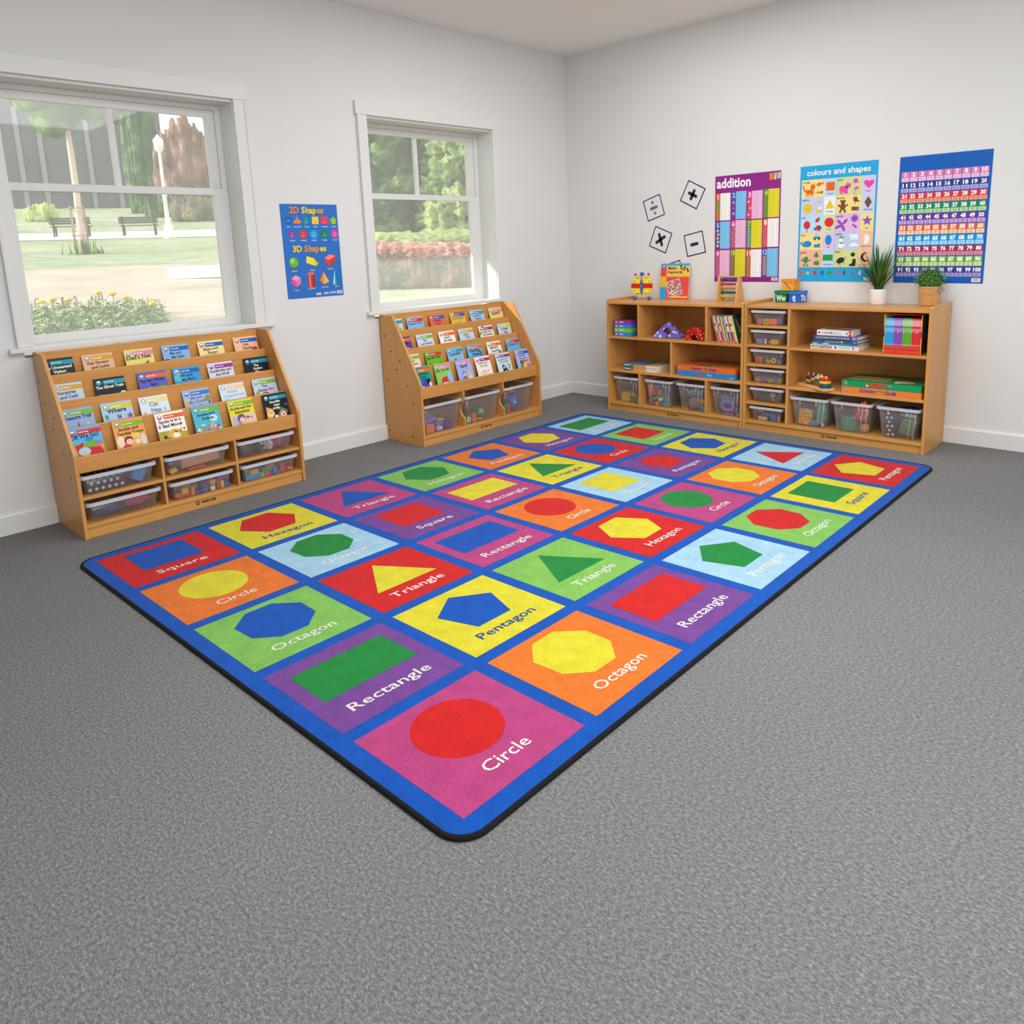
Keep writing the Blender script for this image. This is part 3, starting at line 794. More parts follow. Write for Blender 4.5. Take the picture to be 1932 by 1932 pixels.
# ------------------------------------------------------------------ books on the display boards
BOOKW, BOOKH, BOOKT = .143, .155, .0045
def book(case, row, yl, title, lines, basec, band, logoc, tcol, art, label, lean=R(18), h=.0125, tw=.86):
    mb = MB()
    mb.box(0, BOOKW, 0, BOOKT, 0, BOOKH, pm(basec, .42, .2))
    mb.box(.001, BOOKW-.001, .0008, BOOKT-.0008, -.0001, BOOKH+.0002, pm('#efece4', .8))
    cv = CV(lambda c: pm(c, .42, .2))
    cv.rect(.041, BOOKH-.033, BOOKW, BOOKH-.011, band, 1)
    x = .047
    for w_ in (.013,.008,.016): cv.rect(x, BOOKH-.0235, x+w_, BOOKH-.0195, '#f4f2ee', 2); x += w_+.003
    cv.ell(.022, BOOKH-.022, .0125, .0125, '#4f9fd8' if basec != '#3f9ad0' else '#9fd0ee', 1, n=18)
    cv.ell(.022, BOOKH-.0255, .009, .007, logoc, 2, n=14)
    cv.ell(.022, BOOKH-.0175, .008, .0045, '#f3f1ee', 3, n=12)
    n = len(lines); y = BOOKH-.052
    for k, s in enumerate(lines):
        hh = 1.15*h*(1 if n < 3 else .85)
        cv.text(s, BOOKW*(.5+(.03 if k % 2 else -.02)), y, hh, tcol, bold=.03, l=3, a=R(2), maxw=BOOKW*tw); y -= hh*1.5
    art(cv)
    cl = lambda p: (min(max(p[0], .0004), BOOKW-.0004), min(max(p[1], .0004), BOOKH-.0004))
    cv.ops = [([cl(p) for p in o[0]],)+o[1:] for o in cv.ops]
    mb.canvas(cv, (0,-.0001,0), (1,0,0), (0,0,1), .00012)
    bx = BOARD[row]; z0 = LEDGE[row]
    # front face towards +x, leaning back against the board behind
    run = (BOOKH)*math.sin(lean)
    M = TR(bx+.0022+run+BOOKT*math.cos(lean), yl, z0+.0012+BOOKT*math.sin(lean), PI/2) @ Matrix.Rotation(-lean, 4, 'X')
    o = mb.obj('picture_book', M=M)
    tag(o, label, 'book', 'picture books on the '+('wide' if case == 1 else 'narrow')+'-window bookcase')
def A_none(cv): pass
def blobs(*items):
    def f(cv):
        for it in items:
            k = it[0]
            if k == 'e': cv.ell(it[1], it[2], it[3], it[4], it[5], it[6] if len(it) > 6 else 1, n=16)
            elif k == 'r': cv.rect(it[1], it[2], it[3], it[4], it[5], it[6] if len(it) > 6 else 1)
            elif k == 'p': cv.poly(it[1], it[2], it[3] if len(it) > 3 else 1)
            elif k == 's': cv.star(it[1], it[2], it[3], it[4], it[5] if len(it) > 5 else 2)
    return f
def confetti(cols, seed, y1=.07, n=26, x0=.006, x1=.137):
    def f(cv):
        rnd = random.Random(seed)
        for k in range(n):
            r = rnd.uniform(.003,.011); x = rnd.uniform(x0+r, x1-r); y = rnd.uniform(.004+r, max(.02,y1-r))
            cv.ell(x, y, r, r*rnd.uniform(.5,1), cols[k % len(cols)], 1+(k % 6)*.7, a=rnd.uniform(0,3), n=9)
    return f
def kids(shirts, hairs, skins, y=0):
    def f(cv):
        n = len(shirts)
        for k in range(n):
            x = .032+.1*(k+.5)/n
            cv.ell(x, .012+y, .022, .034, shirts[k], 1+k, n=18, a0=0, a1=PI); cv.rect(x-.022, 0, x+.022, .012+y, shirts[k], 1+k)
            cv.ell(x, .058+y, .0165, .017, hairs[k], 1.3+k); cv.ell(x+.001, .054+y, .0135, .0135, skins[k], 1.6+k)
            for s in (-1, 1): cv.ell(x+s*.005, .056+y, .0016, .002, '#2a2020', 2+k, n=8)
    return f
K, W_ = '#1c1d22', '#f2f0ea'
SK1, SK2 = '#e8b48f', '#8d5a3c'
GRN_T, TEA, ORG, BLU, PUR_, YEL_, RED_, GRE, PNK = '#d3a11f', '#1f97a8', '#e5682c', '#1762b4', '#97358f', '#d9c81f', '#d62a34', '#7db32f', '#dd86b4'
ys1 = [[-4.043,-3.846,-3.648,-3.459,-3.265,-3.060],[-4.040,-3.833,-3.629,-3.450,-3.262,-3.052],[-4.022,-3.843,-3.665,-3.446,-3.247,-3.055],[-4.027,-3.832,-3.631,-3.446,-3.253,-3.0505]]
ys1 = [[max(a,-4.0285) for a in r] for r in ys1]
ys2 = [[-1.998,-1.815,-1.615,-1.418,-1.224,-1.026],[-1.998,-1.805,-1.604,-1.419,-1.217,-1.024],[-1.998,-1.804,-1.608,-1.42,-1.222,-1.022],[-1.987,-1.807,-1.612,-1.429,-1.225,-1.0215]]
WB = ' on the wide-window bookcase'
def B1(r, k, title, lines, base, band, tcol, art, desc, **kw):
    book(1, r, ys1[r][k], title, lines, base, band, band if band != BLU else '#e05a2a', tcol, art, desc+' picture book titled '+title+WB, **kw)
B1(0,0,'The Unwanted Visitor',['The Unwanted','Visitor'],K,TEA,W_,blobs(('e',.11,.065,.016,.014,'#d0569a'),('p',[(0,0),(.1,0),(.06,.07),(0,.08)],'#6b1d22')),'black', tw=.92)
B1(0,1,'Fish Fingers and Leeks',['Fish Fingers','and Leeks'],'#e2b48c',GRN_T,'#5a3a28',blobs(('e',.035,.06,.03,.016,'#a8846c'),('e',.03,.04,.034,.02,'#c9a283',2),('e',.1,.03,.03,.02,'#9d6a4c')),'tan')
B1(0,2,"Dad's Net",["Dad's Net"],'#e6d878',PNK,'#3a342a',blobs(('p',[(.075,.066),(.11,.09),(.115,.08),(.085,.058)],'#cf3029',2),('e',.025,.068,.01,.012,'#f0e8dc'),('e',.08,.035,.04,.03,'#5f93b8')),'yellow', h=.018)
B1(0,3,'Me and My Nan',['Me and','My Nan'],'#84b4e0',BLU,'#2c4a7a',blobs(('e',.018,.06,.022,.022,'#26324c'),('e',.125,.065,.018,.016,'#2b3d5a'),('e',.125,.07,.012,.01,'#e8e6e0',2),('e',.06,.02,.03,.04,'#c8dcec')),'sky blue')
B1(0,4,'Bippo and Boppo',['Bippo and','Boppo'],'#efdc98',BLU,'#5a4a35',blobs(('e',.038,.063,.012,.015,'#c3502a'),('e',.038,.067,.006,.006,'#f6efe2',2),('e',.058,.06,.011,.014,'#4f9a4a'),('e',.1,.03,.03,.028,'#d99a3e')),'cream yellow')
B1(0,5,'Lola Fanola',['Lola','Fanola'],'#f0bd97',BLU,'#6a3524',blobs(('e',.05,.06,.014,.014,'#742a1d'),('e',.118,.078,.017,.012,'#bf2a30'),('e',.06,.03,.03,.03,'#c94a3f')),'peach')
B1(1,0,'Vampires and Cash',['Vampires','and Cash'],'#b9cfe4',GRN_T,'#38465c',confetti(['#8fa3bd','#d8e2ee','#5f7490'],3,.066,20),'pale blue', tw=.88)
B1(1,1,'The Ghost Train',['The Ghost Train'],K,TEA,W_,blobs(('e',.055,.052,.03,.018,'#e9dca0'),('e',.022,.06,.008,.014,'#efe3b5'),('e',.125,.07,.014,.01,'#efe3b5')),'black', tw=.9)
B1(1,2,'The Big White Box',['The Big White','Box'],'#5b62bd',ORG,'#17182c',blobs(('p',[(.012,.06),(.055,.075),(.06,.06),(.02,.048)],'#e9e6f2'),('e',.095,.062,.022,.012,'#4c9a3d'),('e',.12,.068,.014,.016,'#4c9a3d'),('s',.1,.058,.01,'#e8d24b',2)),'violet blue', tw=.88)
B1(1,3,'Me and My Mum',['Me and','My Mum'],'#3f9ad0',BLU,'#1d3a66',blobs(('e',.062,.05,.026,.022,'#3a2822'),('e',.062,.042,.02,.02,SK1,2),('e',.03,.1,.03,.02,'#4fc0d0')),'bright blue')
B1(1,4,'Goldilocks and the Wolf',['Goldilocks and','the Wolf'],'#d5d6e4',PUR_,'#44404a',blobs(('e',.105,.062,.014,.01,'#6b3020'),('e',.04,.05,.02,.012,'#b5b8c4')),'pale lilac')
B1(1,5,'The Perfect Pet',['The','Perfect','Pet'],K,TEA,W_,blobs(('e',.045,.04,.034,.028,'#e7cf6c'),('e',.035,.046,.005,.006,W_,2)),'black')
B1(2,0,'Treasure Trail',['Treasure Trail'],'#93abdc',GRE,'#26324a',blobs(('p',[(.055,.03),(.064,.068),(.07,.09),(.076,.068),(.085,.03)],'#a5522c'),('e',.11,.075,.007,.004,'#ead06a'),('p',[(0,0),(.143,0),(.143,.045),(.1,.05),(.05,.032),(0,.05)],'#7e93b5',.6)),'periwinkle blue', h=.015, tw=.88)
B1(2,1,'Where Is',['Where','is'],'#a9c8e2',YEL_,'#28303c',blobs(('s',.125,.078,.02,'#d2453d',1),('e',.125,.078,.009,.009,'#5a66b8',3),('s',.022,.058,.018,'#c75c93',1),('e',.022,.058,.008,.008,'#4a6db3',3),('e',.12,.05,.009,.009,'#e7c13a'),('e',.018,.085,.008,.012,'#4d9a4d')),'light blue', h=.018)
B1(2,2,'Cat Nap',['Cat','Nap'],'#d8e6f0','#ead98a','#7c8a94',blobs(('e',.018,.06,.007,.02,'#e49a86'),('e',.03,.05,.006,.012,'#e49a86'),('e',.118,.08,.006,.012,'#b9b4cf'),('e',.13,.06,.005,.009,'#d3a7c3')),'very pale blue', h=.018)
B1(2,3,'Me and My Cousins',['Me and','My Cousins'],'#a5b4dc','#3b78c4','#65749c',blobs(('e',.055,.045,.018,.018,'#33241f'),('e',.085,.05,.018,.018,'#2c2420'),('e',.055,.04,.014,.014,SK2,2),('e',.085,.045,.014,.014,SK1,2),('r',.128,.04,.137,.1,'#6b5138'),('e',.128,.1,.018,.014,'#7f9c3e',2),('e',.012,.08,.008,.012,'#d3b23a'),('e',.02,.1,.008,.008,'#e0bd45')),'lavender blue')
B1(2,4,'Pirates Underground',['Pirates','Underground'],'#cfe2ee','#f0c694','#9fb6c6',blobs(('e',.03,.055,.012,.02,'#b3c6d2'),('r',.045,.05,.12,.053,'#b9cfdc')),'washed out pale blue')
B1(2,5,'The Stolen Egg',['The','Stolen Egg'],'#c3c8e2',GRE,'#3c4256',blobs(('e',.066,.05,.026,.028,'#b5562b'),('e',.06,.052,.007,.02,'#e2a273',2),('e',.02,.072,.012,.014,'#8fb04a'),('e',.03,.09,.009,.007,'#8fb04a'),('e',.022,.045,.014,.012,'#8fb04a')),'pale blue lilac')
B1(3,0,'Off We Go!',['Off We Go!'],'#5cb0de',RED_,'#22344a',blobs(('p',[(0,.03),(.143,.03),(.143,.075),(.1,.088),(.04,.074),(0,.085)],'#72ab3c',.5),('p',[(0,.0),(.143,0),(.143,.062),(.07,.05),(0,.062)],'#e0905c',.8),('p',[(0,0),(.143,0),(.143,.038),(0,.032)],'#84b144',1),('p',[(.02,.07),(.06,.086),(.052,.06),(.125,.052),(.14,.02),(.03,.006)],'#c8262e',1.4),('e',.055,.04,.026,.02,'#a9cfe4',2),('e',.055,.032,.007,.006,'#e4a48c',3),('e',.085,.094,.02,.01,'#2f86bd',2),('e',.12,.07,.009,.014,'#a86fb4',2.4),('e',.063,.018,.013,.012,'#e9b640',3.2),('e',.035,.01,.01,.012,'#2b8c86',3.4)),'blue', h=.018)
B1(3,1,'Archie and Terrible Trevor',['Archie and','Terrible Trevor'],'#e5a055',GRE,'#33241a',blobs(('r',.078,.048,.112,.09,'#e8cf62'),('e',.06,.05,.022,.022,'#7a2f24',2),('e',.062,.044,.017,.016,'#eac0a0',2.5),('e',.095,.046,.018,.018,'#d9b478',3),('e',.1,.04,.012,.012,'#f0d6bd',3.4),('p',[(.02,0),(.07,0),(.066,.03),(.04,.036),(.022,.02)],'#cf3b40',3.6),('e',.024,.05,.018,.03,'#edd5bd',1.4),('e',.128,.045,.014,.03,'#d9cfc8',1.4)),'orange')
B1(3,2,'Spots Is in a Bad Mood',['Spots is in a','Bad Mood'],'#f0eee8',ORG,'#2a2622',blobs(('p',[(0,0),(.143,0),(.143,.045),(.1,.05),(.06,.06),(0,.062)],'#b7a23b',.6),('e',.08,.04,.035,.026,'#d9b13c',1.2),('e',.085,.032,.018,.014,'#f4efe2',1.8),('p',[(.105,.05),(.115,.075),(.12,.05)],'#d9b13c',1.4),('p',[(.07,.06),(.09,.044),(.095,.05)],'#2b231a',2),('p',[(.1,.062),(.108,.04),(.112,.045)],'#2b231a',2),('e',.03,.03,.009,.009,'#3a2f1c',1.6),('e',.045,.016,.008,.008,'#3a2f1c',1.6),('e',.022,.05,.007,.006,'#7ba04a',1.6),('e',.13,.06,.006,.006,'#c3493e',1.6),('e',.12,.085,.005,.005,'#c3493e',1.6),('e',.013,.085,.006,.009,'#b06aa0',1.6)),'white', h=.0135, tw=.85)
B1(3,3,'Archie and Frisbee',['Archie and','Frisbee'],'#4fb3cc',GRE,'#20262c',lambda cv: (cv.ell(.105,.085,.022,.02,'#b7dfe2',.6), confetti(['#d7768c','#f0e6d8','#c9a53c','#b64b46','#6f9e54','#e8b69a'],5,.062,34)(cv)),'turquoise')
B1(3,4,'Archie and the Babysitter',['Archie and the','Babysitter'],'#e0d23e',GRE,'#33301a',lambda cv: (cv.rect(.006,.0,.137,.07,'#cfc4cf',.6), blobs(('e',.06,.05,.024,.026,'#6a5474',1.2),('e',.064,.042,.016,.016,'#e8c0a6',1.7),('p',[(.085,.062),(.125,.052),(.12,.036),(.1,.03)],'#c8434a',1.5),('e',.11,.03,.018,.02,'#e3c3ae',1.9),('p',[(.03,0),(.04,.03),(.055,.02),(.05,0)],'#3c78b4',2),('e',.08,.014,.02,.014,'#d9c25a',1.6),('e',.022,.04,.014,.03,'#b9aec3',1.2))(cv)),'yellow')
B1(3,5,'Horrible Aunt Aggie',['Horrible','Aunt','Aggie'],K,TEA,W_,blobs(('p',[(.004,.02),(.03,.01),(.05,.05),(.045,.07),(.01,.086)],'#e0a04a',1),('e',.03,.045,.022,.02,'#ecc98a',1.5),('e',.024,.05,.003,.004,K,2),('e',.036,.05,.003,.004,K,2),('p',[(.06,.07),(.075,.086),(.137,.05),(.13,.035)],'#3f8a3e',1.2),('e',.1,.03,.024,.026,'#d86ba4',1.5),('e',.104,.028,.016,.018,'#efd5a3',2),('e',.104,.03,.004,.006,K,3),('p',[(.115,.085),(.14,.095),(.14,.07)],'#7a3f9a',1.4),('e',.06,.018,.014,.016,'#efe3b5',1.2)),'black with bright cartoon faces')
NB = ' on the narrow-window bookcase'
def B2(r, k, lines, base, band, tcol, art, desc, **kw):
    book(2, r, ys2[r][k], '', lines, base, band, band if band != BLU else '#e05a2a', tcol, art, desc+NB, **kw)
B2(0,0,['Really Silly'],'#bfd9e6',TEA,'#3a5260',blobs(('e',.1,.085,.03,.012,'#8fb04a'),('e',.105,.07,.022,.012,'#e2a65a',2)),'teal banded book, left end of top row,')
B2(0,1,['Come on Trip!'],'#86b6e0',RED_,'#3a4a62',blobs(('p',[(.05,.055),(.062,.085),(.075,.055)],'#8d4a3c'),('e',.1,.062,.02,.014,'#e8e2dc')),'sky blue book with red band titled Come on Trip', h=.014)
B2(0,2,['Tortoise','Race'],'#dc6354',BLU,'#7c2f2a',A_none,'red book with blue band in the top row')
B2(0,3,['The Bananas'],'#ddb741',BLU,'#8a6a20',lambda cv: (cv.rect(.041,BOOKH-.0095,BOOKW,BOOKH,'#d83a30',1), confetti(['#b98f2a','#efd88a','#8a6f24'],7,.09,22)(cv)),'golden yellow blue-banded book in the top row')
B2(0,4,['The Frog','Prince'],'#a8c2da',TEA,'#33465a',blobs(('e',.07,.05,.05,.02,'#d3e0ea')),'grey blue book with teal band titled The Frog Prince')
B2(0,5,['Splash!'],'#e7d583',PNK,'#4a4330',A_none,'pale yellow book with pink band titled Splash!', h=.019)
B2(1,0,['Little Pink'],'#5b3c94',ORG,'#1c1630',blobs(('e',.1,.05,.035,.03,'#e6a0bc'),('e',.1,.045,.012,.012,'#f0e2e6',2)),'purple orange-banded book, left of second row,')
B2(1,1,['The','Lost Kennel'],'#ccd3ea',GRE,'#3f4a60',blobs(('p',[(0,0),(.143,0),(.143,.062),(.1,.055),(.05,.062),(0,.052)],'#a8bf3a')),'lilac book with green band titled The Lost Kennel')
B2(1,2,["Clara's",'Big Relay'],'#efece6',ORG,'#22201e',A_none,"white book with orange band titled Clara's Big Relay")
B2(1,3,['Funny','Trick'],'#bcd3e6',GRN_T,'#46586c',confetti(['#93abc2','#dbe7f0'],9,.06,14),'pale blue amber-banded book in the second row')
B2(1,4,['Cinders and','the Sandals'],'#e9e4cc',PUR_,'#4d4a3c',lambda cv: (confetti(['#5c7a3c','#38502c','#b0453c'],11,.066,18)(cv), cv.ell(.008,.1,.006,.012,'#3f5c38',1), cv.ell(.04,BOOKH-.006,.012,.005,'#39553a',1)),'cream book with leafy border, second row,')
B2(1,5,['A New','Day'],'#c3d2ea',YEL_,'#2e3440',blobs(('e',.022,.066,.014,.014,'#d99a9a'),('r',.132,.02,.141,.12,'#e7a95c')),'pale blue book with yellow band titled A New Day', h=.015)
B2(2,0,['Honey','Lane Snow'],'#dfd5c6',GRE,'#7a5a44',blobs(('e',.1,.06,.03,.02,'#eee6da')),'beige green-banded book, left of third row,')
B2(2,1,['Just Like Them'],'#6fae33',RED_,'#2a4416',blobs(('e',.03,.055,.016,.016,'#5a3226'),('e',.032,.05,.012,.012,'#8d5a3c',2),('e',.08,.045,.04,.022,'#f0ece2'),('e',.118,.052,.016,.018,'#e8b48f',2),('e',.118,.06,.016,.01,'#4a342a',3)),'green book with red band titled Just Like Them', h=.015, tw=.86)
B2(2,2,['Caterpillar'],'#88b7dc',TEA,'#26364c',blobs(('p',[(0,0),(.143,0),(.143,.05),(0,.055)],'#6f9f4a',.6),('e',.062,.062,.012,.016,'#c4402f'),('e',.08,.055,.009,.009,'#e0a53a')),'blue book with teal band titled Caterpillar', h=.015, tw=.86)
B2(2,3,['The Blue','Whale'],'#58aedf',ORG,'#17263a',blobs(('e',.125,.08,.008,.022,'#23508a'),('e',.115,.1,.01,.006,'#23508a'),('e',.05,.045,.026,.016,'#4a5aa8'),('e',.05,.042,.014,.009,'#d8dcf0',2)),'bright blue book with orange band titled The Blue Whale', h=.016)
B2(2,4,["Monty's",'Surprise'],'#eceae4',ORG,'#2a2826',blobs(('e',.02,.055,.018,.014,'#5f9040'),('e',.12,.068,.016,.014,'#5f9040'),('e',.07,.044,.016,.014,'#7a4a2c')),"white book with orange band titled Monty's Surprise", h=.015)
B2(2,5,["Jo's Rainy Day"],'#68b2de',RED_,'#3a5470',blobs(('e',.05,.045,.012,.014,'#cf5a3c'),('e',.1,.05,.02,.01,'#b9d6ea')),'sky blue red-banded book, right of third row,')
B2(3,0,['The Phoenix','Song'],'#18957f',ORG,'#12231f',lambda cv: (blobs(('e',.085,.045,.045,.034,'#3a49b0',1),('e',.11,.052,.018,.022,'#141a3a',1.6),('s',.05,.05,.02,'#2f74c8',1.7),('e',.118,.035,.008,.014,'#f2f0f0',2.6),('e',.13,.04,.008,.02,'#e2702f',2.4))(cv), confetti(['#e6b92f','#d43a3a','#e9e3da'],13,.03,22)(cv)),'teal green book with orange band titled The Phoenix Song')
B2(3,1,['Go, go, go!'],'#8cc058',PNK,'#2c3c20',blobs(('e',.07,.034,.032,.03,'#c9382c',1.2),('p',[(.085,.06),(.1,.075),(.095,.05)],'#c9382c',1.4),('e',.06,.015,.012,.011,W_,2),('e',.082,.015,.012,.011,W_,2),('e',.12,.06,.022,.045,'#8fb7d6',1),('r',.1,0,.143,.05,'#8fb7d6',.8)),'green book with pink band titled Go go go', h=.017, tw=.82)
B2(3,2,['Sand!'],'#97aede',PNK,'#262c3e',lambda cv: (kids(['#4c76bb','#d9c7a8'],['#2c4c94','#e0b557'],[SK1,SK1])(cv), confetti(['#e3c25b','#c8553e','#efe9dc'],15,.024,18)(cv)),'blue book with pink band titled Sand!', h=.018)
B2(3,3,['Rabbit and','the Fairy'],'#efe6e2',PUR_,'#8a6a64',confetti(['#d9c08a','#cdbf7a','#e6d3b4','#c9a98a'],17,.06,26),'pinkish white purple-banded book in the bottom row')
B2(3,4,['Anna Rose and','the Garden'],'#c4dde6',PUR_,'#5f6a78',blobs(('e',.058,.052,.015,.018,'#1d1a1e',1),('p',[(.04,.0),(.05,.05),(.075,.05),(.1,.022),(.095,.014),(.075,.03),(.07,0)],'#201c24',1.2),('e',.06,.048,.008,.011,'#eac3a5',2),('p',[(.05,0),(.056,.022),(.068,.02),(.066,0)],'#e3c34c',2.2),('r',.098,.03,.101,.08,'#3a4a3a',1),('r',.112,.025,.115,.075,'#3a4a3a',1),('e',.12,.05,.004,.02,'#5d8148',1.4),('p',[(0,0),(.143,0),(.143,.012),(0,.02)],'#9db86a',.6)),'pale blue book with dark-haired girl, bottom row,', h=.0105)
B2(3,5,['Saturday','Concert'],'#a9b2e0',BLU,'#5a6aa4',lambda cv: (kids(['#5aa04a','#e3c94a','#c26a8a'],['#20181a','#20181a','#d9302f'],[SK2,SK1,SK1])(cv)),'lilac three-children book, right end of bottom row,')
# ------------------------------------------------------------------ posters and cards on the walls
def sheet(name, label, cat, w, h, base, M, draw, group=None, t=.0012):
    """local frame: x right, z up, face towards -y, origin bottom left"""
    mb = MB().box(0, w, 0, t, 0, h, pm(base, .45, .25))
    cv = CV(lambda c: pm(c, .45, .25)); draw(cv, w, h)
    mb.canvas(cv, (0,-.0001,0), (1,0,0), (0,0,1), .0002)
    o = mb.obj(name, M=M); return tag(o, label, cat, group)
def RW(x, z, roll=0): return TR(x, -.0016, z) @ Matrix.Rotation(-roll, 4, 'Y')
def LW(y, z, roll=0): return TR(.0016, y, z, PI/2) @ Matrix.Rotation(-roll, 4, 'Y')
ADDC = {'o':('#e2602c','#f2f1ee','#f4efe6'),'b':('#3a4fae','#7cc3ea','#a8dcf2'),'p':('#d0437f','#eab6d8','#f6d7e4'),'g':('#4f9a3c','#e0d42c','#e9c63a')}
def barcode(cv, x, y, w, h):
    cv.rect(x, y, x+w, y+h, '#e6e2dc', 1)
    for k in range(9): cv.rect(x+w*(.2+.07*k), y+h*.25, x+w*(.225+.07*k+.015*(k % 2)), y+h*.85, '#5a5350', 2)
def addition(cv, w, h):
    cv.text('addition', .012, h-.083, .062, '#f3f0ee', w=.262, al='l', bold=.03, l=1)
    cv.rect(w-.082, h-.056, w-.045, h-.012, '#e07a2c', 1)
    for k, c in enumerate(('#d7e2ea','#4a93c9','#e6c93a','#e9e6e2')): cv.rect(w-.043+.01*k, h-.056+.002*k, w-.035+.01*k, h-.012, c, 1, a=-.1)
    seq = 'obpgbpgopgob'; rows = [(.437,.626),(.237,.428),(.034,.226)]
    for n in range(12):
        rr, c = n//4, n % 4; x0 = .008+.1215*c; x1 = x0+.113; z0, z1 = rows[rr]
        z0 += .004*(c % 2); z1 += .005*(c == 1)+.004*(c == 3)
        a, b, t = ADDC[seq[n]]; xs = x0+.034
        cv.rect(x0, z0, xs, z1, a, 1); cv.rect(xs, z0, x1, z1, b, 1)
        cv.text(str(n+1), x0+.017, z1-.04, .03, t, maxw=.03, bold=.03, l=2)
        for k in range(12):
            y = z1-.0165-(z1-z0-.014)*k/12
            cv.text('%d + %d =' % (k+1, n+1), xs+.010, y, .0058, '#4a4550', w=.038, al='l', l=2)
            cv.text(str(k+n+2), x1-.006, y, .0058, '#4a4550', al='r', bold=.01, l=2)
        cx, zt, zb = x0+.017, z1-.05, z0+.008; hgt = zt-zb
        if n == 0:
            cv.poly([(cx-.01,zb),(cx-.004,zb+.03),(cx-.012,zt-.02),(cx+.002,zt),(cx+.014,zt+.004),(cx+.016,zt-.02),(cx+.008,zt-.05),(cx+.01,zb+.03),(cx+.004,zb+.01)], '#5aa53c', 2)
        elif n == 1:
            for s in (.78, .2): cv.star(cx, zb+hgt*s, .017, '#d8303a', 2, 6, .55); cv.ell(cx, zb+hgt*s+.006, .006, .005, '#f0ece8', 3, n=10)
            cv.star(cx, zb+hgt*.5, .014, '#d8303a', 2, 5, .5)
        else:
            fc = {2:'#e9d04a',3:'#cf4a2c',4:'#f0cf3a',5:'#6db043',6:'#9b9bea',7:'#a45ac0',8:'#4a8f8c',9:'#d8262f',10:'#2f9a5c',11:'#e9b52e'}[n]
            m = n+1
            for k in range(m):
                z = zb+hgt*(k+.5)/m; x = cx+(.007 if k % 2 else -.007)*(1 if n not in (4,6) else .3)
                if n == 4: cv.star(x, z, .0145, fc, 2+.2*k)
                elif n == 6: cv.ell(x, z, .0105, .0065, fc, 2, n=10)
                elif n in (8,11):
                    for q in range(3): cv.line(cx-.014+.009*q, z-.004, cx-.006+.009*q, z+.005, .0035, fc, 2+.2*q)
                else: cv.ell(x, z, .0078, min(.0085, hgt/m*.52), fc, 2+.2*(k % 2), n=10)
                if n == 5: cv.ell(x, z, .003, .003, '#d0437f', 3, n=8)
    barcode(cv, w-.052, .009, .044, .022)
sheet('addition_poster', 'purple addition tables poster on the wall above the abacus', 'poster', .494, .746, '#8c2582', RW(1.388, .971), addition)

